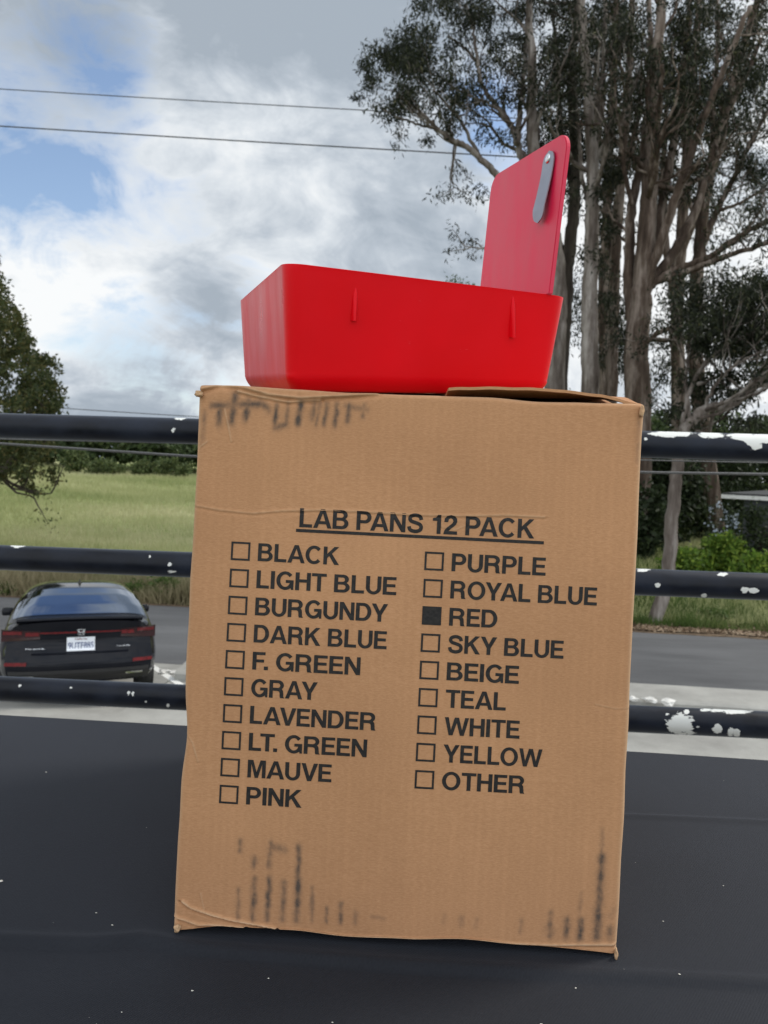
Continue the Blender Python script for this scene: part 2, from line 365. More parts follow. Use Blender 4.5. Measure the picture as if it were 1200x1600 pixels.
    M['litter'] = leafmat('leaf_litter', [(0, (0.10, 0.065, 0.04)), (0.5, (0.22, 0.15, 0.095)), (1, (0.38, 0.30, 0.21))], 0.05)
    M['flower'] = leafmat('pale_flower', [(0, (0.35, 0.42, 0.52)), (1, (0.62, 0.68, 0.75))], 0.3)
    def bark(name, a, b, c):
        m = Mat(name, a, 0.85, spec=0.2)
        n = m.noise(2.6, 7, 0.65, m.coord((1, 1, 0.16))); n2 = m.noise(9, 6, 0.65, m.coord((1, 1, 0.3)))
        cc = m.ramp(n, [(0.34, a), (0.5, b), (0.66, c)])
        m.setcol(m.mix(0.55, cc, m.ramp(n2, [(0.3, (0.5, 0.47, 0.44)), (0.65, (1, 1, 1))]), 'MULTIPLY')); m.bump(n2, 0.5, 0.03); return m.m
    M['pale_bark'] = bark('pale_gum_bark', (0.048, 0.035, 0.028), (0.155, 0.130, 0.113), (0.35, 0.32, 0.295))
    M['brown_bark'] = bark('brown_gum_bark', (0.028, 0.018, 0.013), (0.080, 0.057, 0.043), (0.25, 0.205, 0.175))
    M['dark_bark'] = bark('dark_bark', (0.028, 0.022, 0.018), (0.055, 0.045, 0.037), (0.095, 0.08, 0.065))
    m = Mat('car_paint', (0.012, 0.014, 0.018), 0.08, spec=0.2)
    m.setcol(m.ramp(m.noise(3, 5), [(0.3, (0.005, 0.006, 0.010)), (0.7, (0.009, 0.010, 0.014))])); M['paint'] = m.m
    m = Mat('car_glass', (0.22, 0.26, 0.33), 0.03, 1.0); m.vary(2, 0.1); M['glass'] = m.m
    m = Mat('black_trim', (0.014, 0.014, 0.015), 0.5); m.vary(20, 0.2); M['trim'] = m.m
    m = Mat('red_lens', (0.13, 0.006, 0.010), 0.15); m.vary(25, 0.35); M['lens'] = m.m
    m = Mat('dark_lens', (0.025, 0.005, 0.008), 0.1); m.vary(25, 0.3); M['dark_lens'] = m.m
    m = Mat('chrome', (0.75, 0.76, 0.78), 0.15, 1.0); m.vary(20, 0.08); M['chrome'] = m.m
    m = Mat('plate_white', (0.72, 0.75, 0.80), 0.5); m.vary(15, 0.05); M['plate'] = m.m
    m = Mat('plate_blue', (0.05, 0.08, 0.20), 0.5); m.vary(15, 0.1); M['plate_ink'] = m.m
    m = Mat('tyre_rubber', (0.018, 0.018, 0.018), 0.85); m.vary(30, 0.2); M['tyre'] = m.m
    m = Mat('alloy', (0.35, 0.36, 0.38), 0.35, 0.8); m.vary(20, 0.1); M['alloy'] = m.m
    m = Mat('grey_plank', (0.05, 0.055, 0.058), 0.8); m.vary(3, 0.25, vec=m.coord((0.2, 1, 8))); M['plank'] = m.m
    m = Mat('roof_felt', (0.035, 0.038, 0.040), 0.9); m.vary(12, 0.3); M['roof'] = m.m
    m = Mat('table_laminate', (0.35, 0.34, 0.32), 0.5); m.vary(10, 0.1); M['laminate'] = m.m
    m = Mat('stone', (0.62, 0.61, 0.58), 0.9); m.vary(14, 0.25); m.bump(m.noise(25, 5), 0.5, 0.02); M['stone'] = m.m
make_materials()

# ------------------------------------------------------------------ ground: one sheet, the lot and driveway, the road
SK = 0.0625                                # the road runs slightly askew: s = y + SK*x is the distance across it
ROAD0, ROAD1, ZR = 13.9, 19.5, -0.75
def hgt(x, s):
    x = np.asarray(x, float); s = np.asarray(s, float)
    w = sstep(-3.05, -2.75, x); s0 = 8.6 * (1 - w) + 11.0 * w
    z = np.where(s < s0, 0.0, np.where(s < ROAD0 - 0.2, ZR * (s - s0) / (ROAD0 - 0.2 - s0), ZR))
    f = np.clip(s - ROAD1 - 0.3, 0, None)
    rise = 0.034 * np.clip(f, 0, 95) + 0.004 * np.clip(f - 95, 0, None)
    emb = sstep(3.0, 7.0, x) * sstep(0, 9, f) * 0.9 * (1 - sstep(60, 120, f))
    bumps = (vnoise(x * 0.35, s * 0.35, 3) - 0.5) * 0.25 * sstep(0.4, 3, f) + (vnoise(x * 0.06, s * 0.06, 5) - 0.5) * 0.9 * sstep(6, 30, f)
    return z + rise + emb + bumps
def build_ground():
    xs = np.unique(np.concatenate([np.linspace(-500, -60, 16), np.linspace(-60, -20, 41), np.linspace(-20, 30, 126), [-3.05, -2.9, -2.75],
                                   np.linspace(30, 80, 41), np.linspace(80, 500, 16)]))
    ss = np.unique(np.concatenate([np.linspace(-60, -2, 12), np.linspace(0, 8, 9), [8.6, 11.0, 13.7], np.linspace(9, 13.5, 10), [13.9, 19.5],
                                   np.linspace(14, 19, 6), np.linspace(19.8, 50, 102), np.linspace(50, 130, 81), np.linspace(140, 1500, 40)]))
    X, S = np.meshgrid(xs, ss, indexing='ij'); Z = hgt(X, S) - 0.006
    V = np.stack([X, S - SK * X, Z], -1).reshape(-1, 3)
    tag(npmesh('ground', V, gridq(len(xs), len(ss)), M['meadow']), kind='structure')
    # parking lot and the driveway going down to the road
    xs = np.unique(np.concatenate([np.linspace(-30, 30, 41), [-3.05, -2.97, -2.9, -2.82, -2.75]])); ss = np.array([-6, 0, 4, 8, 8.6, 9, 10, 11, 12, 13, 13.7, 13.9])
    X, S = np.meshgrid(xs, ss, indexing='ij'); Z = hgt(X, S) + 0.003
    lot = npmesh('parking_lot', np.stack([X, S - SK * X, Z], -1).reshape(-1, 3), gridq(len(xs), len(ss)), M['concrete'], smooth=False); tag(lot, kind='structure')
    X, S = np.meshgrid(np.linspace(-150, 150, 31), np.linspace(ROAD0 - 0.1, ROAD1, 8), indexing='ij')
    tag(npmesh('road', np.stack([X, S - SK * X, np.full_like(X, ZR + 0.008)], -1).reshape(-1, 3), gridq(31, 8), M['asphalt']), kind='structure')
    # raised concrete kerb along the lot, beside the driveway
    prof = np.array([[10.15, 0.0], [10.15, 0.10], [10.19, 0.125], [11.02, 0.125], [11.06, 0.10], [11.06, -0.3]])
    xs = np.linspace(-2.75, 30, 60); V = []
    for x in xs:
        j = (vnoise(x * 3 + 7, 0, 2) - 0.5) * 0.02
        for s, z in prof: V.append([x, s + j - SK * x, z])
    k = tag(npmesh('kerb', V, gridq(len(xs), len(prof)), M['concrete'], smooth=False), kind='structure')
    bm = bmesh.new()
    a, b = on_z(255, 1052, 0.011), on_z(300, 1082, 0.011); d = Vector(b - a); d.z = 0; n = Vector((-d.y, d.x, 0)).normalized() * 0.05
    a = Vector(a) - d * 0.5; b = Vector(b) + d * 1.5
    vs = [bm.verts.new(p) for p in (a - n, b - n, b + n, a + n)]; bm.faces.new(vs)
    tag(bmobj('parking_line', bm, M['white'], smooth=False), kind='structure')
    xs = np.linspace(-40, 60, 500); so = np.array([0.0, 0.2, 0.45, 0.75])
    X, S = np.meshgrid(xs, so, indexing='ij'); S = ROAD1 - 0.12 + 0.10 * vnoise(X * 1.7, 0 * X, 61) + S * (0.5 + 1.0 * vnoise(X * 0.9, 0 * X, 62))
    tag(npmesh('verge', np.stack([X, S - SK * X, np.maximum(hgt(X, S), ZR) + 0.013], -1).reshape(-1, 3), gridq(500, 4), M['soil']), kind='structure')
    # deck the table stands on
    bm = bmesh.new(); add_box(bm, (0, -0.35, 1.932 - 0.1), (7.0, 3.6, 0.2), bev=0.01)
    tag(bmobj('deck', bm, M['concrete'], smooth=False), kind='structure')
build_ground()

def build_stones():
    def stone(px, py, w, label):
        kz = 0.125 if px > 900 else 0.003; c = on_z(px, py, kz + 0.03); bm = bmesh.new(); bmesh.ops.create_icosphere(bm, subdivisions=2, radius=1)
        q = random.random() * 50
        for v in bm.verts:
            k = 1 + 0.75 * mnoise.noise(v.co * 1.7 + Vector((q, 0, 0))); v.co = Vector((v.co.x * w * k, v.co.y * w * 0.8 * k, v.co.z * w * 0.42 * k))
        o = bmobj('white_stone', bm, M['stone'], smooth=False); o.location = (c[0], c[1], kz + w * 0.3); o.rotation_euler.z = random.random() * 6
        tag(o, label, 'stone', 'white stones lying along the kerb')
    stone(257, 1049, 0.085, 'white stone by the kerb, nearest to the black car')
    stone(270, 1049, 0.06, 'small white stone by the kerb, in the middle between car and carton')
    stone(285, 1050, 0.095, 'white stone by the kerb, close to the left edge of the carton')
    stone(990, 1091, 0.07, 'white stone on the kerb touching the right edge of the carton')
    stone(1016, 1093, 0.085, 'white stone on the kerb, middle one right of the carton')
    stone(1044, 1097, 0.095, 'larger pointed white stone on the kerb, farthest right of the carton')
build_stones()

# ------------------------------------------------------------------ railing and cables
def build_railing():
    root = empty('railing', (0, 1.25, 1.932), 'black pipe railing with three rails and flaking paint behind the carton', 'railing')
    rails = [((0, 665), (1200, 700), [(1050, 678, 36, 5, 1), (1112, 680, 20, 6, 1), (1160, 682, 26, 7, 1), (1178, 690, 14, 12, 1), (1190, 684, 22, 10, 1), (271, 672, 6, 6, .8), (282, 653, 9, 3, 1), (1009, 686, 4, 3, .9)]),
             ((0, 871), (1200, 917), [(1028, 914, 5, 4, 1), (1164, 921, 6, 5, 1), (1177, 923, 8, 4, 1), (1100, 931, 5, 3, .8), (1003, 891, 12, 3, .9), (1128, 897, 10, 3, .9), (265, 882, 5, 5, 1), (234, 869, 4, 4, .9), (266, 893, 12, 3, .7), (30, 853, 14, 3, .9)]),
             ((0, 1076), (1200, 1133), [(1063, 1132, 25, 16, 1.1), (1121, 1139, 8, 7, 1), (1141, 1144, 6, 6, 1), (1151, 1145, 6, 6, 1), (1073, 1112, 5, 4, 1), (1120, 1110, 14, 3, 1), (1150, 1112, 22, 4, 1), (1102, 1109, 10, 3, .9), (1043, 1116, 4, 3, .8), (31, 1071, 4, 4, 1), (111, 1074, 4, 4, 1), (201, 1082, 3, 4, 1), (208, 1083, 3, 4, 1), (228, 1096, 4, 4, 1), (262, 1102, 6, 4, .9)])]
    for (p0, p1, chips) in rails:
        a, b = at(*p0, 1.30), at(*p1, 1.20); d = b - a; a, b = a - d * 0.55, b + d * 0.55
        n, sd, r = 1400, 40, 0.0212
        t = np.linspace(0, 1, n)[:, None]; C = a + (b - a) * t
        ax = (b - a) / np.linalg.norm(b - a); u = np.cross(ax, [0, 0, 1]); u /= np.linalg.norm(u); w = np.cross(u, ax)
        ang = np.linspace(0, 2 * np.pi, sd, endpoint=False)
        V = C[:, None, :] + r * (np.cos(ang)[:, None] * u + np.sin(ang)[:, None] * w)[None]
        V = V.reshape(-1, 3)
        dd = V - EYE; dep = dd @ FWD; px = 600 + F * (dd @ RT) / dep; py = 800 - F * (dd @ UP) / dep
        # flaked patches, laid out on the side of the pipe that faces the deck
        front = np.repeat((-(np.cos(ang)[:, None] * u + np.sin(ang)[:, None] * w)[:, 1] > -0.25)[None], n, 0).ravel()
        chip = np.zeros(len(V))
        for (cx, cy, rx, ry, s) in chips:
            if max(rx, ry) <= 6 and cx < 300: rx, ry = rx * 0.72, ry * 0.72
            chip = np.maximum(chip, s * np.clip(1.35 - np.sqrt(((px - cx) / rx) ** 2 + ((py - cy) / ry) ** 2) * 0.85, 0, 1))
        chip *= front
        k = np.arange(sd); k2 = (k + 1) % sd; i = np.arange(n - 1)[:, None]
        Q = np.stack([i * sd + k, i * sd + k2, (i + 1) * sd + k2, (i + 1) * sd + k], -1).reshape(-1, 4)
        npmesh('rail', V, Q, M['rail'], root, True, {'chip': chip})
    for x, y in ((0.035, 1.25), (-1.02, 1.32), (1.0, 1.18)):
        bm = bmesh.new(); top = (at(640, 683, 1.25)[2] + 0.0 + (x * 0.002))
        acc = Acc(); tube(acc, [(x, y + 0.0, 1.932), (x, y, top - 0.012 + 0.0 * x)], 0.021, 20)
        acc.A = [np.zeros(acc.n)]; acc.build('post', M['rail'], root, True, 'chip'); bm.free()
build_railing()
def build_cables():
    for (pts, r, lab) in (([(-250, 676), (0, 693), (300, 713), (640, 727), (1005, 738), (1200, 741), (1450, 742)], 0.0024, 'thin cable strung just below the top rail, the lower of two'),
                          ([(-250, 676), (0, 686), (300, 693), (640, 706), (1005, 719), (1200, 723), (1450, 727)], 0.0012, 'very thin wire touching the underside of the top rail')):
        P = np.array([at(x, y, 1.46 - 0.08 * (x / 1200)) for x, y in pts]); t = np.linspace(0, len(P) - 1, 60)
        P = np.stack([np.interp(t, range(len(P)), P[:, k]) for k in range(3)], 1)
        acc = Acc(); tube(acc, P, r, 8); tag(acc.build('cable', M['cable']), lab, 'cable', 'cables below the top rail')
    for (p0, p1, Y, r, lab) in (((0, 139), (585, 173), 42, 0.024, 'overhead utility wire crossing the clouds, highest of the three'),
                                ((0, 197), (770, 243), 41, 0.032, 'thicker overhead utility wire crossing the clouds, second from the top'),
                                ((100, 638), (305, 651), 40, 0.022, 'utility wire low above the top rail, lowest of the three')):
        a, b = at(*p0, Y), at(*p1, Y - 0.6); d = b - a; t = np.linspace(-2.0, 3.2, 60)
        sag = 0.035 * ((t - 0.5) ** 2 - 0.25) * np.linalg.norm(d) / 10
        P = a + t[:, None] * d; P[:, 2] += sag
        acc = Acc(); tube(acc, P, r, 6); tag(acc.build('utility_wire', M['wire']), lab, 'wire', 'overhead utility wires')
build_cables()

# ------------------------------------------------------------------ table and cloth
ZT = EYE[2] - 0.2693                       # top of the cloth under the carton
def build_table():
    fa, fb = on_z(0, 1117, ZT), on_z(1200, 1186, ZT); dirx = (fb - fa) / np.linalg.norm(fb - fa)
    L0 = fa - dirx * 0.55; W = 1.83; dn = np.array([dirx[1], -dirx[0], 0.0]); DEP = 0.61   # dn points towards the camera
    crease = np.array([on_z(x, y, ZT) for x, y in ((-300, 1460), (0, 1467), (70, 1470), (130, 1472), (175, 1470), (215, 1465), (260, 1473), (300, 1479), (420, 1490), (640, 1507), (800, 1516), (920, 1523), (1060, 1530), (1200, 1537), (1500, 1550))])
    cx = (crease - L0) @ dirx; cd = (crease - L0) @ dn
    us = np.linspace(0, W, 400); ds = np.linspace(0, DEP, 260)
    skirt = 0.30; zs = np.linspace(0.004, skirt, 24)
    def top(u, d):
        c = np.interp(u, cx, cd); st = sstep(0.0, 0.004, d - c)
        z = ZT - 0.0026 * st + 0.0012 * np.exp(-((d - c + 0.003) / 0.004) ** 2)
        z = z + (vnoise(u * 9, d * 9, 4) - 0.5) * 0.0022 * sstep(0.02, 0.05, d - c) - np.clip(vnoise(u * 5, d * 6, 9) - 0.35, 0, 1) * 0.0030 * (1 - np.exp(-((u - 0.95) / 0.30) ** 4)) 
        fold = 0.0016 * np.exp(-((d - (0.16 + 0.02 * np.sin(u * 3))) / 0.004) ** 2) * sstep(1.05, 1.2, u)
        return z + fold
    U, Dd = np.meshgrid(us, ds, indexing='ij'); Z = top(U, Dd)
    V = L0 + U[..., None] * dirx + Dd[..., None] * dn; V[..., 2] = Z
    A = Acc(); A.add(V.reshape(-1, 3), gridq(len(us), len(ds))[:, ::-1])
    # skirts hanging on the four sides
    def hang(edge, out):
        n = len(edge); G = np.zeros((n, len(zs) + 1, 3))
        G[:, 0] = edge
        for k, z in enumerate(zs):
            w = 0.006 + 0.018 * (z / skirt) * (0.5 + 0.5 * np.sin(np.linspace(0, n / 6.0, n)))
            G[:, k + 1] = edge + out * w[:, None] * min(1, z / 0.02 + 0.2) - np.array([0, 0, 1]) * z
        A.add(G.reshape(-1, 3), gridq(n, len(zs) + 1))
    hang(V[:, 0], -dn); hang(V[::-1, -1], dn); hang(V[0, ::-1], -dirx); hang(V[-1], dirx)
    tag(A.build('tablecloth', M['cloth']), 'black twill cloth covering the table under the carton', 'tablecloth')
    c = L0 + dirx * W / 2 + dn * DEP / 2
    t = empty('folding_table', (c[0], c[1], 1.932), 'folding table hidden under the black cloth', 'table')
    rz = math.atan2(dirx[1], dirx[0])
    bm = bmesh.new(); add_box(bm, (c[0], c[1], ZT - 0.030), (W - 0.01, DEP - 0.01, 0.04), Euler((0, 0, rz)), 0.006); bmobj('tabletop', bm, M['laminate'], t)
    for su in (-1, 1):
        for sd in (-1, 1):
            p = c + dirx * su * 0.75 + dn * sd * 0.24; acc = Acc(); tube(acc, [(p[0], p[1], 1.932), (p[0], p[1], ZT - 0.052)], 0.014, 12); acc.build('leg', M['trim'], t)
    # lint and crumbs on the cloth
    acc = Acc(); spots = [(2, 1377, 3.2), (150, 1427, 1.2), (175, 1446, 1.4), (845, 1594, 2.2), (300, 1541, 1.4), (950, 1397, 1.0), (1036, 1440, 1.1), (1061, 1526, 1.3), (900, 1537, 1.2), (1130, 1384, 0.9), (72, 1207, 1.4), (520, 1590, 0.9), (420, 1522, 0.9), (190, 1575, 0.9)]
    for i in range(10): spots.append((rng.uniform(-20, 1220), rng.choice([rng.uniform(1200, 1470), rng.uniform(1500, 1640)]), rng.uniform(0.3, 0.6)))
    for (x, y, s) in spots:
        if 270 < x < 975 and y < 1500: continue
        p = on_z(x, y, ZT); u = (p - L0) @ dirx; d = (p - L0) @ dn
        if not (0.01 < u < W - 0.01 and 0.01 < d < DEP - 0.01): continue
        z = float(top(np.array(u), np.array(d))) + 0.0003; r = s * 0.00042; k = 5; an = rng.uniform(0, 6) + np.arange(k) * 2 * np.pi / k; rr = r * rng.uniform(0.5, 1.3, k)
        V = np.concatenate([np.stack([p[0] + rr * np.cos(an) * 1.5, p[1] + rr * np.sin(an), np.full(k, z)], 1), [[p[0], p[1], z + r * 0.8]]])
        acc.add(V, None, np.stack([np.arange(k), (np.arange(k) + 1) % k, np.full(k, k)], 1))
    tag(acc.build('lint', M['lint'], smooth=False), 'pale crumbs and lint scattered over the black cloth', 'lint', kind='stuff')
build_table()

# ------------------------------------------------------------------ heavy sans-serif capitals, drawn as outlines
def _arc(cx, cy, rx, ry, a0, a1, n=14):
    return [(cx + rx * math.cos(R(a0 + (a1 - a0) * k / n)), cy + ry * math.sin(R(a0 + (a1 - a0) * k / n))) for k in range(n + 1)]
def _stroke(P, h):
    P = np.array(P, float); n = 60; t = np.linspace(0, len(P) - 1, n); i = np.clip(t.astype(int), 0, len(P) - 2); f = (t - i)[:, None]
    p0 = P[np.clip(i - 1, 0, len(P) - 1)]; p1 = P[i]; p2 = P[i + 1]; p3 = P[np.clip(i + 2, 0, len(P) - 1)]
    S = 0.5 * (2 * p1 + (p2 - p0) * f + (2 * p0 - 5 * p1 + 4 * p2 - p3) * f ** 2 + (3 * p1 - p0 - 3 * p2 + p3) * f ** 3)
    d = np.gradient(S, axis=0); d /= np.linalg.norm(d, axis=1)[:, None]; nn = np.stack([-d[:, 1], d[:, 0]], 1)
    return [tuple(p) for p in S + nn * h] + [tuple(p) for p in (S - nn * h)[::-1]]
GLYPH = {
 'A': (0.94, [[(0, 0), (.36, 1), (.58, 1), (.94, 0), (.725, 0), (.655, .21), (.285, .21), (.215, 0)], [(.335, .37), (.605, .37), (.47, .79)]]),
 'B': (0.81, [[(0, 0), (0, 1)] + _arc(.46, .745, .285, .255, 90, -52) + _arc(.47, .29, .335, .29, 52, -90), [(.2, .60), (.2, .835)] + _arc(.43, .7175, .115, .1175, 90, -90), [(.2, .165), (.2, .44)] + _arc(.45, .3025, .145, .1375, 90, -90)]),
 'C': (0.88, [_arc(.46, .5, .46, .52, 42, 318, 40) + _arc(.46, .5, .255, .345, 322, 38, 34)]),
 'D': (0.83, [[(0, 0), (0, 1)] + _arc(.40, .5, .43, .5, 90, -90, 24), [(.2, .17), (.2, .83)] + _arc(.38, .5, .24, .33, 90, -90, 20)]),
 'E': (0.69, [[(0, 0), (0, 1), (.68, 1), (.68, .83), (.2, .83), (.2, .60), (.64, .60), (.64, .43), (.2, .43), (.2, .175), (.70, .175), (.70, 0)]]),
 'F': (0.64, [[(0, 0), (0, 1), (.64, 1), (.64, .83), (.2, .83), (.2, .585), (.58, .585), (.58, .415), (.2, .415), (.2, 0)]]),
 'G': (0.90, [_arc(.46, .5, .46, .52, 40, 300, 40) + [(.755, .10), (.775, 0), (.895, 0), (.895, .54), (.49, .54), (.49, .375), (.70, .375)] + _arc(.46, .5, .255, .345, 322, 36, 34)]),
 'H': (0.79, [[(0, 0), (0, 1), (.205, 1), (.205, .62), (.585, .62), (.585, 1), (.79, 1), (.79, 0), (.585, 0), (.585, .445), (.205, .445), (.205, 0)]]),
 'I': (0.205, [[(0, 0), (0, 1), (.205, 1), (.205, 0)]]),
 'K': (0.85, [[(0, 0), (0, 1), (.2, 1), (.2, .6), (.57, 1), (.82, 1), (.45, .61), (.85, 0), (.60, 0), (.31, .47), (.2, .355), (.2, 0)]]),
 'L': (0.65, [[(0, 0), (0, 1), (.205, 1), (.205, .175), (.65, .175), (.65, 0)]]),
 'M': (0.95, [[(0, 0), (0, 1), (.285, 1), (.475, .33), (.665, 1), (.95, 1), (.95, 0), (.76, 0), (.76, .77), (.56, 0), (.39, 0), (.19, .77), (.19, 0)]]),
 'N': (0.79, [[(0, 0), (0, 1), (.21, 1), (.60, .36), (.60, 1), (.79, 1), (.79, 0), (.585, 0), (.19, .65), (.19, 0)]]),
 'O': (0.96, [_arc(.48, .5, .48, .52, 0, 352, 44), _arc(.48, .5, .275, .35, 0, 351, 40)]),
 'P': (0.75, [[(0, 0), (0, 1)] + _arc(.43, .68, .32, .32, 90, -90, 20) + [(.2, .36), (.2, 0)], [(.2, .53), (.2, .83)] + _arc(.41, .68, .135, .15, 90, -90)]),
 'R': (0.84, [[(0, 0), (0, 1)] + _arc(.48, .72, .31, .28, 90, -48) + [(.755, .41), (.775, .25), (.785, .08), (.84, 0), (.61, 0), (.58, .10), (.575, .25), (.545, .36), (.45, .395), (.2, .395), (.2, 0)], [(.2, .57), (.2, .83)] + _arc(.45, .70, .14, .13, 90, -90)]),
 'S': (0.80, [_stroke([(.70, .685), (.63, .855), (.40, .925), (.18, .86), (.125, .725), (.20, .605), (.42, .53), (.64, .44), (.705, .285), (.63, .135), (.40, .075), (.16, .145), (.09, .325)], .095)]),
 'T': (0.76, [[(.278, 0), (.278, .83), (0, .83), (0, 1), (.76, 1), (.76, .83), (.482, .83), (.482, 0)]]),
 'U': (0.79, [[(0, 1), (.205, 1), (.205, .37)] + _arc(.395, .355, .19, .205, 180, 360, 16) + [(.585, .37), (.585, 1), (.79, 1), (.79, .37)] + _arc(.395, .37, .395, .39, 0, -180, 26)]),
 'V': (0.865, [[(0, 1), (.22, 1), (.4325, .27), (.645, 1), (.865, 1), (.54, 0), (.325, 0)]]),
 'W': (1.28, [[(0, 1), (.205, 1), (.345, .31), (.53, 1), (.75, 1), (.935, .31), (1.075, 1), (1.28, 1), (1.04, 0), (.835, 0), (.64, .70), (.445, 0), (.24, 0)]]),
 'Y': (0.88, [[(0, 1), (.235, 1), (.44, .59), (.645, 1), (.88, 1), (.542, .37), (.542, 0), (.338, 0), (.338, .37)]]),
 '1': (0.56, [[(.30, 0), (.30, .68), (.08, .68), (.08, .815), (.25, .86), (.34, 1), (.50, 1), (.50, 0)]]),
 '2': (0.70, [_stroke([(.10, .64), (.13, .82), (.34, .925), (.55, .85), (.59, .69), (.50, .53), (.32, .38), (.17, .24), (.12, .15)], .095)[:0] + [(.0, .0), (.0, .05), (.04, .20), (.16, .36), (.32, .49), (.43, .59), (.475, .69), (.44, .80), (.345, .85), (.25, .80), (.21, .64), (.015, .64), (.04, .82), (.16, .96), (.35, 1.02), (.55, .97), (.66, .84), (.675, .68), (.61, .52), (.48, .39), (.35, .29), (.27, .20), (.26, .175), (.69, .175), (.69, 0)]]),
 '.': (0.205, [[(0, 0), (0, .205), (.205, .205), (.205, 0)]])}
KERN = {'LA': 0.0, 'AV': -.12, 'VE': -.02, 'AY': -.12, 'YA': -.12, 'LT': -.12, 'T.': -.12, 'F.': -.14, 'OY': -.05, 'KY': -.04, 'AU': -.02, 'LO': -.03, 'RY': -.03, 'DY': -.05, 'AC': -.03, 'PA': -.10, 'GH': 0, 'TE': 0, 'AL': -.01, 'RA': -.02, 'AB': -.01, 'LA_': 0}
def lettering(s):
    """vertices and triangles of a line of capitals one unit high"""
    cu = bpy.data.curves.new('t', 'CURVE'); cu.dimensions = '2D'; cu.fill_mode = 'BOTH'; x = 0.0; prev = ''
    for ch in s:
        if ch == ' ': x += 0.40; prev = ch; continue
        w, cs = GLYPH[ch]
        if prev and prev != ' ': x += 0.085 + KERN.get(prev + ch, 0) - (0.03 if ch in 'AVWYT' or prev in 'AVWYT' else 0)
        for c in cs:
            sp = cu.splines.new('POLY'); sp.points.add(len(c) - 1); sp.use_cyclic_u = True
            for p, (a, b) in zip(sp.points, c): p.co = (x + a, b, 0, 1)
        x += w; prev = ch
    to = bpy.data.objects.new('t', cu); COL.objects.link(to); bpy.context.view_layer.update()
    me = bpy.data.meshes.new_from_object(to.evaluated_get(bpy.context.evaluated_depsgraph_get())); bpy.data.objects.remove(to)
    co = np.array([v.co[:2] for v in me.vertices]); fs = [list(p.vertices) for p in me.polygons]; bpy.data.meshes.remove(me)
    return co, fs

# ------------------------------------------------------------------ carton
C_TL = EYE + np.array([-0.10845938, 0.44413289, 0.0464137]); C_TR = EYE + np.array([0.14448071, 0.4387047, 0.0454945])
C_BL = EYE + np.array([-0.10990068, 0.43000329, -0.26675779]); C_BR = EYE + np.array([0.14303941, 0.4245751, -0.26767698])
BW = np.linalg.norm(C_TR - C_TL); BH = np.linalg.norm(C_TL - C_BL)
BX = (C_TR - C_TL) / BW; BZ = (C_TL - C_BL) / BH; BN = np.cross(BX, BZ)     # BN points to the camera
if BN[1] > 0: BN = -BN
def uv(px, py):
    q = on_plane(px, py, C_BL, BN) - C_BL; return float(q @ BX), float(q @ BZ)
BD = 0.285
# pan: its corner points (fit to a 0.177 x 0.265 m tray turned 17 degrees), in the order front-left, front-right, back-right, back-left
KP = 1.105
def pan_pts():
    fl, fr, bl = (EYE + KP * np.array(p) for p in ((-0.05601463, 0.39321538, 0.10283603), (0.09743357, 0.43847601, 0.1068655), (-0.12410504, 0.62172898, 0.12906307)))
    gl, gr, hl = (EYE + KP * np.array(p) for p in ((-0.05128577, 0.40918689, 0.04554732), (0.08757113, 0.45014371, 0.04919363), (-0.11505664, 0.62320398, 0.07011056)))
    def snap(p, px, py):
        d = ray(px, py); return EYE + d * (((p - EYE) @ FWD) / (d @ FWD))
    fl = snap(fl, 444, 409); fr = snap(fr, 891, 464); bl = snap(bl, 374, 471)
    gl = snap(gl, 452, 612); gr = snap(gr, 853, 617); hl = snap(hl, 385, 605)
    return fl, fr, fr + bl - fl, bl, gl, gr, gr + hl - gl, hl
PF = pan_pts()
PN = np.cross(PF[5] - PF[4], PF[7] - PF[4]); PN /= np.linalg.norm(PN)          # normal of the pan's bottom
if PN[2] < 0: PN = -PN
def topz(p, off=0.0):                                                           # height of the pan's bottom plane at x,y of p
    return PF[4][2] - ((p[0] - PF[4][0]) * PN[0] + (p[1] - PF[4][1]) * PN[1]) / PN[2] + off

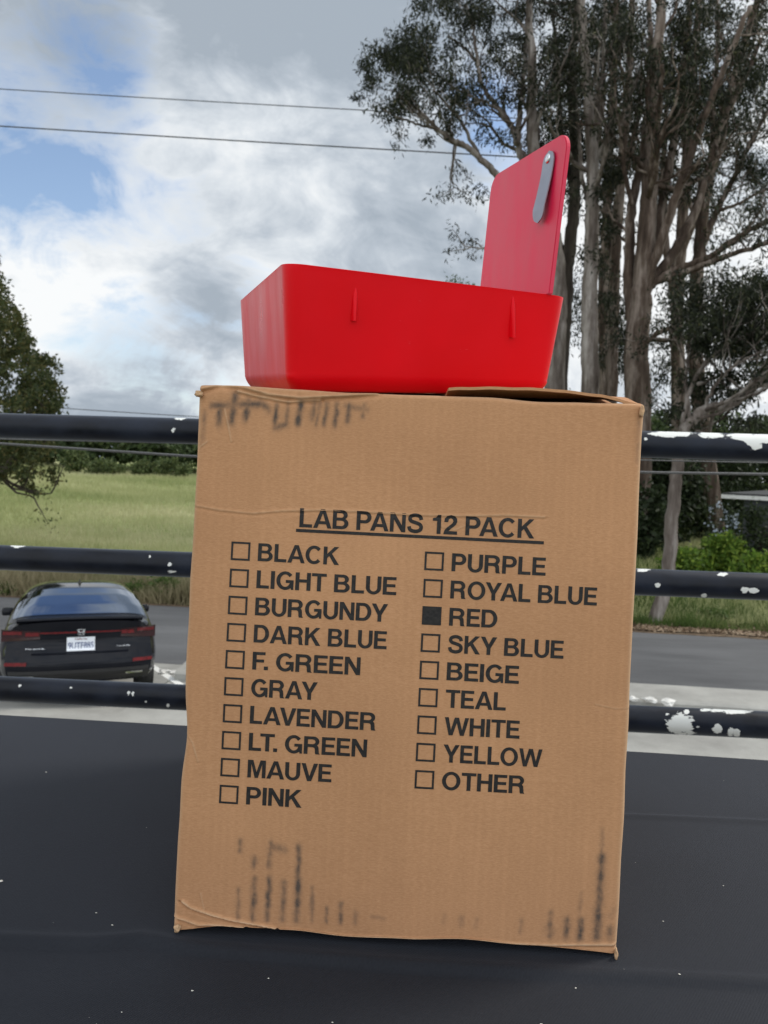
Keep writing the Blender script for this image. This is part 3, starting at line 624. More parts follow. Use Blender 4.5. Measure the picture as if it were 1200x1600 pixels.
def build_carton():
    root = empty('cardboard_box', (C_BL + C_BR) / 2 - BN * BD / 2, 'tall brown carton with a printed colour checklist standing on the black cloth', 'cardboard box')
    # front panel
    nu, nv = 440, 540
    U, V = np.meshgrid(np.linspace(0, BW, nu), np.linspace(0, BH, nv), indexing='ij')
    P3 = C_BL + U[..., None] * BX + V[..., None] * BZ
    d = P3 - EYE; dep = d @ FWD; px = 600 + F * (d @ RT) / dep; py = 800 - F * (d @ UP) / dep
    out = np.zeros_like(U); worn = np.zeros_like(U)
    el, er, eb, et = U, BW - U, V, BH - V
    rc = 0.0042
    for e in (el, er): out -= np.where(e < rc, rc - np.sqrt(np.clip(rc * rc - (rc - e) ** 2, 0, None)), 0) * 0.9
    rt = 0.003
    out -= np.where(et < rt, rt - np.sqrt(np.clip(rt * rt - (rt - et) ** 2, 0, None)), 0)
    out += 0.0016 * np.sin(np.pi * U / BW) * np.sin(np.pi * V / BH)
    def ridge(pts, amp, wid, wornamt=0.0, shift=0.0):        # crease along a pixel polyline: ridge above a shallow groove
        nonlocal out, worn
        pts = np.array(pts, float); best = np.full(U.shape, 1e9); side = np.zeros_like(U)
        for a, b in zip(pts[:-1], pts[1:]):
            ab = b - a; t = np.clip(((px - a[0]) * ab[0] + (py - a[1]) * ab[1]) / (ab @ ab), 0, 1)
            qx = px - a[0] - t * ab[0]; qy = py - a[1] - t * ab[1]; dd = np.hypot(qx, qy); m = dd < best
            best = np.where(m, dd, best); side = np.where(m, np.sign(qy), side)
        sg = best * side
        amp = amp * 0.55; wid = wid * 0.62; out = out + amp * (np.exp(-(sg / wid) ** 2) - 0.8 * np.exp(-((sg - 1.7 * wid) / (1.3 * wid)) ** 2))
        worn = np.maximum(worn, wornamt * np.exp(-(sg / (wid * 0.7)) ** 2) * (0.5 + vnoise(px * 0.15, py * 0.15, 6)))
    # crushed top left corner
    ridge([(318, 608), (345, 601), (380, 606), (420, 617), (470, 622), (540, 617), (590, 613)], 0.0030, 4.5, 0.3)
    ridge([(372, 612), (400, 619), (450, 628), (500, 625)], 0.0024, 3.5, 0.3)
    ridge([(352, 640), (358, 668), (362, 690)], 0.0007, 2.5, 0.3)
    # crease across the printing
    ridge([(308, 790), (345, 797), (395, 802), (440, 798), (500, 797), (560, 799), (640, 804), (720, 806), (790, 805), (850, 808)], 0.00085, 3.0, 0.22)
    ridge([(688, 822), (710, 828), (730, 820)], 0.0004, 2.5, 0.2)
    # bottom left corner
    ridge([(288, 1408), (300, 1418), (330, 1430), (360, 1440), (400, 1449), (430, 1457)], 0.0030, 3.2, 0.6)
    ridge([(276, 1432), (290, 1436), (310, 1446), (345, 1450), (380, 1456)], 0.0028, 3.2, 0.5)
    ridge([(315, 1396), (320, 1422)], 0.0005, 2.2, 0.3)
    # bottom edge roll and bottom right corner
    ridge([(420, 1461), (600, 1470), (760, 1480), (860, 1481), (958, 1477)], 0.0013, 4.0, 0.45)
    ridge([(286, 1142), (300, 1160), (310, 1190)], 0.0006, 2.5, 0.3)
    ridge([(930, 1100), (960, 1107), (985, 1106)], 0.00035, 2.5, 0.15)
    ridge([(308, 740), (312, 700), (325, 690)], 0.0005, 2.5, 0.2)
    out += (vnoise(U * 60, V * 40, 8) - 0.5) * 0.0004 + (vnoise(U * 14, V * 12, 18) - 0.5) * 0.0016
    # dented outline of the left and right edges
    shx = (vnoise(V * 45, 0 * V, 21) - 0.5) * 0.0008 * np.exp(-el / 0.006) + (vnoise(V * 38, 0 * V + 5, 22) - 0.5) * 0.0006 * np.exp(-er / 0.006)
    shx += np.exp(-((V - uv(280, 1150)[1]) / 0.02) ** 2) * 0.0022 * np.exp(-el / 0.01)
    shx += -0.0014 * np.exp(-el / 0.012) + 0.0013 * np.exp(-er / 0.012)
    shz = (vnoise(U * 30, 0 * U, 23) - 0.5) * 0.0030 * np.exp(-eb / 0.006) + (vnoise(U * 36, 0 * U, 24) - 0.5) * 0.0016 * np.exp(-et / 0.006)
    shz += np.exp(-eb / 0.006) * (0.0040 * np.sin(np.pi * U / BW) ** 0.5 - 0.001)       # the bottom edge bows up between the corners
    worn = np.maximum(worn, 0.55 * np.exp(-(er / 0.0017) ** 2)); worn = np.maximum(worn, 0.35 * np.exp(-(el / 0.0014) ** 2)); worn = np.maximum(worn, 0.3 * np.exp(-(et / 0.001) ** 2))
    # scuffed grey marks left by another printed carton, plus painted shade of a groove
    st = np.zeros_like(U)
    def stroke(x0, y0, x1, y1, w=4.5, s=1.0):
        nonlocal st
        ab = np.array([x1 - x0, y1 - y0], float); l2 = max(ab @ ab, 1e-6); t = np.clip(((px - x0) * ab[0] + (py - y0) * ab[1]) / l2, 0, 1)
        dd = np.hypot(px - x0 - t * ab[0] + (vnoise(px * 0.2, py * 0.11, 77) - 0.5) * 2.2, (py - y0 - t * ab[1]) * 0.7); w = w * 1.15; br = 0.72 + 0.42 * vnoise(px * 0.07, py * 0.09, int(x0) + 3)
        st = np.maximum(st, s * np.exp(-(dd / w) ** 2) * br)
    for a in ((333, 634, 410, 631, 5, .9), (345, 640, 343, 662, 6, .9), (322, 645, 318, 690, 5, .6), (368, 620, 362, 658, 6.5, .95), (388, 628, 384, 652, 6, .95), (407, 628, 420, 640, 6, .8), (432, 634, 430, 668, 4.5, .9), (430, 668, 448, 662, 5, .8),
              (450, 632, 447, 664, 4.5, .7), (470, 630, 466, 660, 5.5, 1), (492, 630, 488, 654, 5, .8), (500, 630, 494, 664, 3.5, .7), (511, 632, 507, 662, 4, .9), (527, 632, 524, 664, 4.5, 1), (546, 634, 543, 658, 4.5, .9), (540, 634, 575, 641, 4, .6), (570, 634, 566, 650, 4, .8),
              (376, 1314, 375, 1328, 4, .8), (373, 1390, 372, 1436, 4, .7), (398, 1342, 397, 1352, 5, .9), (398, 1374, 395, 1438, 5, .9), (423, 1318, 420, 1352, 5, .8), (424, 1322, 445, 1326, 5, .8), (421, 1372, 417, 1438, 5, .95), (444, 1380, 441, 1438, 5, .8),
              (467, 1324, 466, 1374, 5, 1), (466, 1380, 463, 1440, 5.5, 1), (488, 1388, 487, 1438, 4, .8), (511, 1420, 510, 1440, 4, .8), (533, 1412, 532, 1442, 4, .8), (556, 1426, 555, 1442, 4, .6), (580, 1432, 600, 1435, 3, .5), (695, 1430, 693, 1440, 4, .4), (721, 1436, 720, 1444, 5, .6), (745, 1438, 743, 1448, 4, .5),
              (815, 1440, 813, 1458, 4, .6), (860, 1428, 858, 1464, 5, .8), (858, 1452, 862, 1458, 8, .6), (886, 1440, 884, 1464, 6, .9), (908, 1396, 905, 1430, 3.5, .5), (907, 1440, 905, 1466, 6, .95), (940, 1296, 938, 1340, 4, .6), (939, 1340, 934, 1425, 6.5, 1), (934, 1428, 931, 1464, 7, 1), (955, 1426, 952, 1432, 6, .5), (952, 1452, 950, 1464, 6, .8),
              (996, 648, 993, 720, 3.5, .5), (610, 1008, 575, 1016, 2, .0)):  # top right groove: its shade painted as a faint dark stroke
        stroke(*a)
    G = P3 + out[..., None] * BN + shx[..., None] * BX + shz[..., None] * BZ
    npmesh('front_panel', G.reshape(-1, 3), gridq(nu, nv), M['card'], root, True, {'stain_shade': st.ravel(), 'worn': np.clip(worn, 0, 1).ravel()})
    # side, back and bottom panels as one folded sheet
    acc = Acc(); nd = 30
    back = -BN * BD
    left = G[0]; right = G[-1]; bott = G[:, 0]
    def sheet(edge, flip, warp):
        n = len(edge); W_ = np.zeros((n, nd, 3))
        for k in range(nd):
            t = k / (nd - 1); W_[:, k] = edge + back * t + warp * (np.sin(np.pi * t) * 0.003)
        # the top of the sheet follows the raised flaps
        q = gridq(n, nd); acc.add(W_.reshape(-1, 3), q[:, ::-1] if flip else q)
    sheet(left, True, -BX); sheet(right, False, BX); sheet(bott + BZ * 0.0006, False, np.zeros(3))
    c = [C_BL + back, C_BR + back, C_TR + back, C_TL + back]; acc.add(np.array(c), np.array([[0, 1, 2, 3]]))
    z = np.zeros(acc.n); o = npmesh('side_panel', np.concatenate(acc.V), [np.concatenate(acc.Q)], M['card'], root, True, {'stain_shade': z, 'worn': z})
    # top: front flap lying back from the front edge, supporting the pan; then the right flap on top of it
    def slab(name, corner, nu_, nv_, thick, bow=None, mat='card'):
        # corner: function (a,b) -> xyz of the upper surface
        Aa, Bb = np.meshgrid(np.linspace(0, 1, nu_), np.linspace(0, 1, nv_), indexing='ij')
        T = np.array([[corner(a, b) for a, b in zip(ra, rb)] for ra, rb in zip(Aa, Bb)]); Bm = T - np.array([0, 0, thick])
        Vv = np.concatenate([T.reshape(-1, 3), Bm.reshape(-1, 3)]); q = gridq(nu_, nv_); n0 = nu_ * nv_; fs = [q, q[:, ::-1] + n0]
        ring = [i * nv_ for i in range(nu_)] + [(nu_ - 1) * nv_ + j for j in range(1, nv_)] + [i * nv_ + nv_ - 1 for i in range(nu_ - 2, -1, -1)] + [j for j in range(nv_ - 2, 0, -1)]
        r2 = ring[1:] + ring[:1]; fs.append(np.array([[b, a, a + n0, b + n0] for a, b in zip(ring, r2)]))
        z = np.zeros(len(Vv)); w = np.zeros(len(Vv))
        return npmesh(name, Vv, fs, M[mat], root, False, {'stain_shade': z, 'worn': w})
    tl, tr = G[0, -1], G[-1, -1]
    def top_front(a, b):
        i = int(round(a * (nu - 1))); e = G[i, -1]
        p = e + back * b * 0.98
        target = topz(p, -0.0030); w = min(1.0, b / 0.30)
        z = e[2] * (1 - w) + target * w
        if b > 0: z = min(z, target)
        return np.array([p[0], p[1], z])
    slab('top_flap', top_front, 80, 30, 0.003)
    f0 = uv(703, 607)[0]
    def flap_right(a, b):
        x = BW - 0.0005 - a * (BW - f0); e = C_TL + BX * x
        p = e + back * (0.010 + b * 0.93)
        qx = px_of(e)[0]; d_ = ray(qx, np.interp(qx, (700, 720, 790, 860, 940, 1000), (606.5, 604.5, 604.5, 607, 616, 631)) + 0.5 * math.sin(a * 30))
        zl_ = EYE[2] + d_[2] / d_[1] * (p[1] - EYE[1]); w = float(sstep(0.0, 0.13, b))
        return np.array([p[0], p[1], zl_ * (1 - w) + topz(p, -0.0004) * w])
    slab('side_flap', flap_right, 60, 40, 0.0016)
    # torn corner bits: rolled knob at top left, torn tabs at the bottom corners and the open flute at top right
    def knob(name, px, py, r, sq):
        u, v = uv(px, py); c = C_BL + BX * u + BZ * v + BN * 0.001; bm = bmesh.new(); bmesh.ops.create_icosphere(bm, subdivisions=3, radius=1)
        for q in bm.verts:
            k = 1 + 0.45 * mnoise.noise(q.co * 1.7 + Vector((px, 0, 0))); p = q.co * k
            q.co = Vector(c + (BX * p.x * sq[0] + BZ * p.z * sq[1] - BN * p.y * sq[2]) * r)
        me = bmobj(name, bm, M['card_edge'], root)
    knob('torn_corner', 311, 616, 0.0019, (1.2, 0.9, 1.2)); knob('torn_corner', 278, 1449, 0.0022, (0.9, 0.9, 1.0)); knob('torn_corner', 962, 1490, 0.0018, (0.5, 2.0, 1.0)); knob('torn_corner', 1002, 643, 0.0016, (0.8, 2.2, 1.6))
    # ---- printing
    def hfun(u, v):
        i = np.clip(np.asarray(u) / BW * (nu - 1), 0, nu - 1.001); j = np.clip(np.asarray(v) / BH * (nv - 1), 0, nv - 1.001)
        i0 = i.astype(int); j0 = j.astype(int); fi = i - i0; fj = j - j0
        return (out[i0, j0] * (1 - fi) + out[i0 + 1, j0] * fi) * (1 - fj) + (out[i0, j0 + 1] * (1 - fi) + out[i0 + 1, j0 + 1] * fi) * fj
    def ink_mesh(name, V2, faces):
        """V2 in panel coordinates; cut finely so that the ink follows the panel"""
        bm = bmesh.new(); vs = [bm.verts.new((x, y, 0)) for x, y in V2]
        for f in faces:
            try: bm.faces.new([vs[i] for i in f])
            except ValueError: pass
        x0, x1 = min(p[0] for p in V2), max(p[0] for p in V2); y0, y1 = min(p[1] for p in V2), max(p[1] for p in V2)
        s = 0.0016
        for k in range(1, int((x1 - x0) / s)): bmesh.ops.bisect_plane(bm, geom=bm.verts[:] + bm.edges[:] + bm.faces[:], plane_co=(x0 + k * s, 0, 0), plane_no=(1, 0, 0))
        for k in range(1, int((y1 - y0) / s)): bmesh.ops.bisect_plane(bm, geom=bm.verts[:] + bm.edges[:] + bm.faces[:], plane_co=(0, y0 + k * s, 0), plane_no=(0, 1, 0))
        uvs = np.array([v.co[:2] for v in bm.verts]); h = hfun(uvs[:, 0], uvs[:, 1]) + 0.00022
        for v, (a, b), hh in zip(bm.verts, uvs, h): v.co = Vector(C_BL + BX * a + BZ * b + BN * hh)
        bmesh.ops.recalc_face_normals(bm, faces=bm.faces[:])
        return bmobj(name, bm, M['ink'], root, smooth=False)
    def text(name, s, p0, xend, cap_px):
        co, fs = lettering(s)
        u0, v0 = uv(*p0); u1, _ = uv(xend, p0[1] + (xend - p0[0]) * math.tan(R(2.9))); caph = cap_px * 0.435 / F
        x0, x1 = co[:, 0].min(), co[:, 0].max()
        co2 = np.stack([(co[:, 0] - x0) / (x1 - x0) * (u1 - u0) + u0, co[:, 1] * caph + v0], 1)
        return ink_mesh(name, co2.tolist(), fs)
    def bar(name, u0, v0, u1, v1): return ink_mesh(name, [(u0, v0), (u1, v0), (u1, v1), (u0, v1)], [(0, 1, 2, 3)])
    hd = text('printed_heading', 'LAB PANS 12 PACK', (468, 823.5), 834, 30)
    u0, v0 = uv(463, 828.5); u1, v1 = uv(849, 848); q = 0.0009
    ink_mesh('heading_underline', [(u0, v0 - q), (u1, v1 - q), (u1, v1 + q), (u0, v0 + q)], [(0, 1, 2, 3)])
    left_rows = [('BLACK', 530), ('LIGHT BLUE', 619), ('BURGUNDY', 605.4), ('DARK BLUE', 604), ('F. GREEN', 562.8), ('GRAY', 496), ('LAVENDER', 587), ('LT. GREEN', 573), ('MAUVE', 518), ('PINK', 471.5)]
    right_rows = [('PURPLE', 851.6), ('ROYAL BLUE', 932), ('RED', 776), ('SKY BLUE', 879.7), ('BEIGE', 810), ('TEAL', 789.5), ('WHITE', 811), ('YELLOW', 846), ('OTHER', 819)]
    def tick(px, py, filled):
        ua, va = uv(px, py); ub, vb = uv(px + 28.5, py + 29 + 28.5 * 0.047)
        va = uv(px + 14, py + 0.6)[1]; th = 0.00115
        V2 = [(ua, vb), (ub, vb), (ub, va), (ua, va), (ua + th, vb + th), (ub - th, vb + th), (ub - th, va - th), (ua + th, va - th)]
        fs = [(0, 1, 5, 4), (1, 2, 6, 5), (2, 3, 7, 6), (3, 0, 4, 7)]
        if filled: fs.append((4, 5, 6, 7))
        o = ink_mesh('tick_box', V2, fs)
        if filled: o['label'] = 'tick box filled in solid beside the word RED'
    for i, (w, xe) in enumerate(left_rows):
        tick(362 - 2.04 * i, 846 + 42.2 * i, False); text('printed_word', w, (403 - 2.04 * i, 876.3 + 42.2 * i), xe, 28.2)
    for i, (w, xe) in enumerate(right_rows):
        tick(664 - 1.9 * i, 861.5 + 42.5 * i, w == 'RED'); text('printed_word', w, (705 - 1.9 * i, 892.0 + 42.5 * i), xe, 28.2)
build_carton()

# ------------------------------------------------------------------ red pan with clip plate
def build_pan():
    fl, fr, br, bl, gl, gr, hr, hl = PF
    base = (gl + gr + hr + hl) / 4
    root = empty('lab_pan', base, 'red plastic pan with an upright clip plate on top of the carton', 'lab pan')
    topq = np.array([fl, fr, br, bl]); botq = np.array([gl, gr, hr, hl])
    Lx = np.linalg.norm(fr - fl); Ly = np.linalg.norm(bl - fl)
    def ring(hfrac, inset, rad, n=10):
        """rounded rectangle at a height fraction, inset in metres"""
        q = botq * (1 - hfrac) + topq * hfrac; hx, hy = Lx / 2 - inset, Ly / 2 - inset; pts = []
        for sx, sy, a0 in ((1, -1, -90), (1, 1, 0), (-1, 1, 90), (-1, -1, 180)):
            r = rad * 0.85
            for k in range(n + 1):
                a = R(a0 + 90 * k / n); pts.append((sx * (hx - r) + r * math.cos(a), sy * (hy - r) + r * math.sin(a)))
        # a few extra points along the straight sides keep shading even
        P = []
        for i, p in enumerate(pts):
            P.append(p); nx = pts[(i + 1) % len(pts)]
            if math.dist(p, nx) > 0.03:
                for k in range(1, 24): t = k / 24; P.append((p[0] * (1 - t) + nx[0] * t, p[1] * (1 - t) + nx[1] * t))
        P = np.array(P); s = (P[:, 0] / (Lx / 2) + 1) / 2; t = (P[:, 1] / (Ly / 2) + 1) / 2
        return (q[0] * ((1 - s) * (1 - t))[:, None] + q[1] * (s * (1 - t))[:, None] + q[2] * (s * t)[:, None] + q[3] * ((1 - s) * t)[:, None])
    w = 0.0024; levels = []
    levels += [ring(0.0, 0.030, 0.006), ring(0.0, 0.0050, 0.008), ring(0.012, 0.0028, 0.009)]
    # chamfer along the foot, then the tall sides
    levels += [ring(f, -0.0012 + 0.0040 * (1 - math.sin(math.pi / 2 * (f - 0.012) / 0.138)) ** 1.2, 0.0095) for f in (0.025, 0.045, 0.07, 0.10, 0.13)]
    levels += [ring(f, -0.0012 * (1 - f) / 0.85, 0.0105 + 0.003 * f) for f in (0.150, 0.16, 0.18, 0.25, 0.4, 0.55, 0.7, 0.85, 0.95, 0.985)]
    levels += [ring(0.997, -0.0001, 0.0142), ring(1.0, 0.0005, 0.014), ring(1.0, w - 0.0005, 0.012), ring(0.997, w, 0.012)]
    levels += [ring(f, w, 0.011) for f in (0.95, 0.7, 0.4, 0.2, 0.12)] + [ring(0.06, w + 0.004, 0.01), ring(0.035, w + 0.014, 0.008), ring(0.035, 0.05, 0.004)]
    # make the side walls taper in below the chamfer line
    n = len(levels[0]); V = np.concatenate(levels); k = np.arange(n); k2 = (k + 1) % n
    Q = np.concatenate([np.stack([i * n + k, i * n + k2, (i + 1) * n + k2, (i + 1) * n + k], 1) for i in range(len(levels) - 1)])
    acc = Acc(); acc.add(V, Q)
    for L_, fl_ in ((0, True), (len(levels) - 1, False)):
        c = levels[L_].mean(0); T = np.stack([k2, k, np.full(n, n)], 1) if fl_ else np.stack([k, k2, np.full(n, n)], 1)
        acc.add(np.concatenate([levels[L_], [c]]), None, T)
    # two moulded ribs on the front
    fn = np.cross(fr - fl, gl - fl); fn /= np.linalg.norm(fn)
    if fn[1] > 0: fn = -fn
    for (xa, ya, xb, yb) in ((556, 448, 552, 501), (802, 462, 799, 527)):
        a = on_plane(xa, ya, fl, fn); b = on_plane(xb, yb, fl, fn); ex = (fr - fl) / Lx; V = []; ns, nc = 14, 8
        for i in range(ns):
            t = i / (ns - 1); p = a + (b - a) * t; hw = 0.0017 * min(1, 0.35 + 2.2 * t); ho = 0.0003 + 0.0050 * t ** 0.8
            for j in range(nc + 1):
                an = math.pi * j / nc; V.append(p + ex * (-math.cos(an) * hw) + fn * (math.sin(an) * ho - 0.0004))
        V.append(b - fn * 0.0004); nn = len(V) - 1; e0 = (ns - 1) * (nc + 1)
        acc.add(np.array(V), gridq(ns, nc + 1), np.array([[e0 + j, nn, e0 + j + 1] for j in range(nc)]))
    o = acc.build('tray', M['red'], root); es = o.modifiers.new('edge', 'EDGE_SPLIT'); es.split_angle = R(50)
    # ---- upright plate along the right side: a near-rectangle seen from the left
    ey = (br - fr) / Ly; r0 = fr - (fr - fl) / Lx * 0.0165 - PN * 0.004
    near = r0 + ey * 0.012
    up = PN
    def cam_px(p):
        d = p - EYE; z = d @ FWD; return np.array([600 + F * (d @ RT) / z, 800 - F * (d @ UP) / z])
    # fit: near edge start s1, far edge s2, lean and height
    obs = np.array([[889, 206], [768, 270], [858, 460], [749, 447]], float); ex = (fr - fl) / Lx
    def quad(x):
        s1, s2, h, lean, tw, off = x; u = up * math.cos(lean) + ex * math.sin(lean) + ey * tw
        b0 = r0 + ex * off + ey * s1; b1 = r0 + ex * off + ey * s2; return b0 + u * h, b1 + u * h, b0, b1, u
    def res(x):
        a, b, c, d, u = quad(x); out = list(cam_px(a) - obs[0]) + list(cam_px(b) - obs[1])
        for (p, q, o_) in ((c, a, obs[2]), (d, b, obs[3])):
            pp, qq = cam_px(p), cam_px(q); dv = (qq - pp) / np.linalg.norm(qq - pp); e = o_ - pp; out.append(e[0] * dv[1] - e[1] * dv[0])
        out += [x[4] * 150, x[5] * 2000]
        return np.array(out)
    x = np.array([0.02, 0.2, 0.11, 0.05, 0.0, 0.0]); lam = 1e-2; f0 = res(x)
    for _ in range(300):
        J = np.array([(res(x + 1e-6 * e) - f0) / 1e-6 for e in np.eye(6)]).T; A_ = J.T @ J
        dx = -np.linalg.solve(A_ + lam * np.diag(np.diag(A_) + 1e-9), J.T @ f0); f1 = res(x + dx)
        if f1 @ f1 < f0 @ f0: x = x + dx; f0 = f1; lam *= 0.5
        else: lam *= 3
        if lam > 1e12: break
    print('PLATE', x, f0)
    a, b, c, d, u = quad(x); eu = u / np.linalg.norm(u); ed = ey - eu * (ey @ eu); ed /= np.linalg.norm(ed); nrm = np.cross(ed, eu)
    if nrm @ (-ex) < 0: nrm = -nrm
    wd = (b - a) @ ed; hh = np.linalg.norm(a - c); low = -0.003; rad = 0.011
    outl = [(0, 0.0040)]
    for cx_, a0 in ((rad, 180), (wd - rad, 90)):
        for k in range(9): t = R(a0 - 90 * k / 8); outl.append((cx_ + rad * math.cos(t), hh - rad + rad * math.sin(t)))
    outl.append((wd, -0.010))
    bm = bmesh.new(); vs = [bm.verts.new(Vector(c + ed * p + eu * q)) for p, q in outl]; fc = bm.faces.new(vs); bm.normal_update()
    ext = bmesh.ops.extrude_face_region(bm, geom=[fc]); ev = [g for g in ext['geom'] if isinstance(g, bmesh.types.BMVert)]
    bmesh.ops.translate(bm, verts=ev, vec=Vector(-nrm * 0.0030)); bmesh.ops.recalc_face_normals(bm, faces=bm.faces[:])
    es = [e for e in bm.edges if e.calc_face_angle(0) > 1.2]; bmesh.ops.bevel(bm, geom=es, offset=0.0005, segments=2, affect='EDGES')
    plate = bmobj('clip_plate', bm, M['red_plate'], root, smooth=False)
    # metal spring clip on the plate
    def pl(px, py):
        p = on_plane(px, py, c, nrm) - c; return p @ ed, p @ eu
    s0, t0 = pl(861.5, 236); s1, t1 = pl(848, 350); ws = abs(pl(868, 262)[0] - pl(854, 262)[0]) / 2 * 1.18
    N_, K = 26, 9; V = []
    ds, dt = s1 - s0, t1 - t0; ln = math.hypot(ds, dt); ds /= ln; dt /= ln
    for side in (0, 1):
        for i in range(N_):
            l = ln * i / (N_ - 1)
            e = min(l, ln - l); hw = math.sqrt(max(0, ws * ws - max(0, ws - e) ** 2)) if e < ws else ws; hw = max(hw, 0.00025)
            lift = 0.0008 + 0.0045 * (max(0, l / ln - 0.22) / 0.78) ** 1.4 - 0.0022 * max(0, l / ln - 0.8) / 0.2 + (0.0007 if side == 0 else 0)
            for j in range(K):
                v = -1 + 2 * j / (K - 1); s = s0 + ds * l - dt * hw * v; t = t0 + dt * l + ds * hw * v
                V.append(c + ed * s + eu * t + nrm * lift)
    q = gridq(N_, K); nb = N_ * K; fs = [q, q[:, ::-1] + nb]
    rg = [i * K for i in range(N_)] + [(N_ - 1) * K + j for j in range(1, K)] + [i * K + K - 1 for i in range(N_ - 2, -1, -1)] + [j for j in range(K - 2, 0, -1)]
    fs.append(np.array([[y, x_, x_ + nb, y + nb] for x_, y in zip(rg, rg[1:] + rg[:1])]))
    clip = npmesh('clip', np.array(V), fs, M['steel'], root); clip['label'] = 'grey steel spring clip riveted to the plate'
    me = clip.modifiers.new('edge', 'EDGE_SPLIT'); me.split_angle = R(40)
    s_, t_ = pl(859.5, 248.5); bm = bmesh.new(); bmesh.ops.create_uvsphere(bm, u_segments=20, v_segments=10, radius=1)
    for v in bm.verts: v.co = Vector(c + ed * (s_ + v.co.x * 0.0030) + eu * (t_ + v.co.y * 0.0030) + nrm * (0.0016 + v.co.z * 0.0012))
    bmesh.ops.translate(bm, verts=bm.verts, vec=-parent_origin(root)); bm.normal_update(); me = bpy.data.meshes.new('rivet'); bm.to_mesh(me); bm.free()
    for p in me.polygons: p.use_smooth = True
    me.materials.append(M['rivet']); ro = bpy.data.objects.new('rivet', me); COL.objects.link(ro); ro.parent = clip
build_pan()

# ------------------------------------------------------------------ foliage helpers
def leaves(acc, C, rad, n, size, width, droop=0.5, tone=(0.5, 0.25), up=None):
    """n diamond leaves scattered round C (gaussian radii rad)"""
    C = np.asarray(C, float); rad = np.broadcast_to(np.asarray(rad, float), (3,))
    P = C + rng.normal(0, 1, (n, 3)) * rad * 0.55
    d = rng.normal(0, 1, (n, 3)); d[:, 2] -= droop * 2.2; d /= np.linalg.norm(d, axis=1)[:, None]
    s = np.cross(d, rng.normal(0, 1, (n, 3))); s /= np.linalg.norm(s, axis=1)[:, None] + 1e-9
    L_ = size * rng.uniform(0.65, 1.35, n)[:, None]; W_ = width * rng.uniform(0.7, 1.3, n)[:, None]
    V = np.stack([P, P + d * L_ * 0.45 + s * W_ * 0.5, P + d * L_, P + d * L_ * 0.45 - s * W_ * 0.5], 1).reshape(-1, 3)
    Q = np.arange(n * 4).reshape(-1, 4)
    acc.add(V, Q, None, np.repeat(np.clip(rng.normal(tone[0], tone[1], n), 0, 1), 4))
def spline(P, n):
    P = np.asarray(P, float); t = np.linspace(0, len(P) - 1, n); i = np.clip(t.astype(int), 0, len(P) - 2); f = (t - i)[:, None]
    p0 = P[np.clip(i - 1, 0, len(P) - 1)]; p1 = P[i]; p2 = P[i + 1]; p3 = P[np.clip(i + 2, 0, len(P) - 1)]
    return 0.5 * (2 * p1 + (p2 - p0) * f + (2 * p0 - 5 * p1 + 4 * p2 - p3) * f ** 2 + (3 * p1 - p0 - 3 * p2 + p3) * f ** 3)
def branch(wood, tips, p, d, length, r, level, upw=0.25):
    n = 7; pts = [np.array(p)]; d = d / np.linalg.norm(d)
    for i in range(n - 1):
        d = d + rng.normal(0, 0.16, 3) + np.array([0, 0, upw * 0.25]); d /= np.linalg.norm(d); pts.append(pts[-1] + d * length / (n - 1))
    pts = np.array(pts); tube(wood, pts, np.linspace(r, r * 0.35, n), 5 if level < 2 else 6, False)
    if level <= 0: tips.append(pts[-1]); tips.append(pts[-3]); return
    for k in range(3 if level > 1 else 3):
        i = rng.integers(2, n - 1) if k else n - 1; dd = d + rng.normal(0, 0.55, 3); branch(wood, tips, pts[i], dd, length * rng.uniform(0.45, 0.7), r * 0.5, level - 1, upw)

def limb(wood, tips, px, Y, r0, r1, sub=8, sublen=(1.0, 2.2), lvl=1, dy=0.0, from_t=0.35, upw=0.3):
    """a limb through photographed points; Y its distance, dy how much farther its far end is; r0, r1 in pixels"""
    P = np.array([at(x, y, Y + dy * i / max(1, len(px) - 1)) for i, (x, y) in enumerate(px)]); n = 6 * len(px)
    S = spline(P, n); S[1:-1] += rng.normal(0, 0.02, (n - 2, 3)); m = Y / F
    tube(wood, S, np.linspace(r0 * m, r1 * m, n), 10 if r0 > 9 else 7, True)
    for k in range(sub):
        t = rng.uniform(from_t, 1.0); i = min(n - 2, int(t * (n - 1))); ax = S[i + 1] - S[i]; ax /= np.linalg.norm(ax)
        d = ax * 0.7 + rng.normal(0, 0.55, 3); d[2] += 0.1
        branch(wood, tips, S[i], d, rng.uniform(*sublen) * (1.1 - 0.4 * t), max(0.012, (r0 * (1 - t) + r1 * t) * m * 0.42), lvl, upw)
    return S

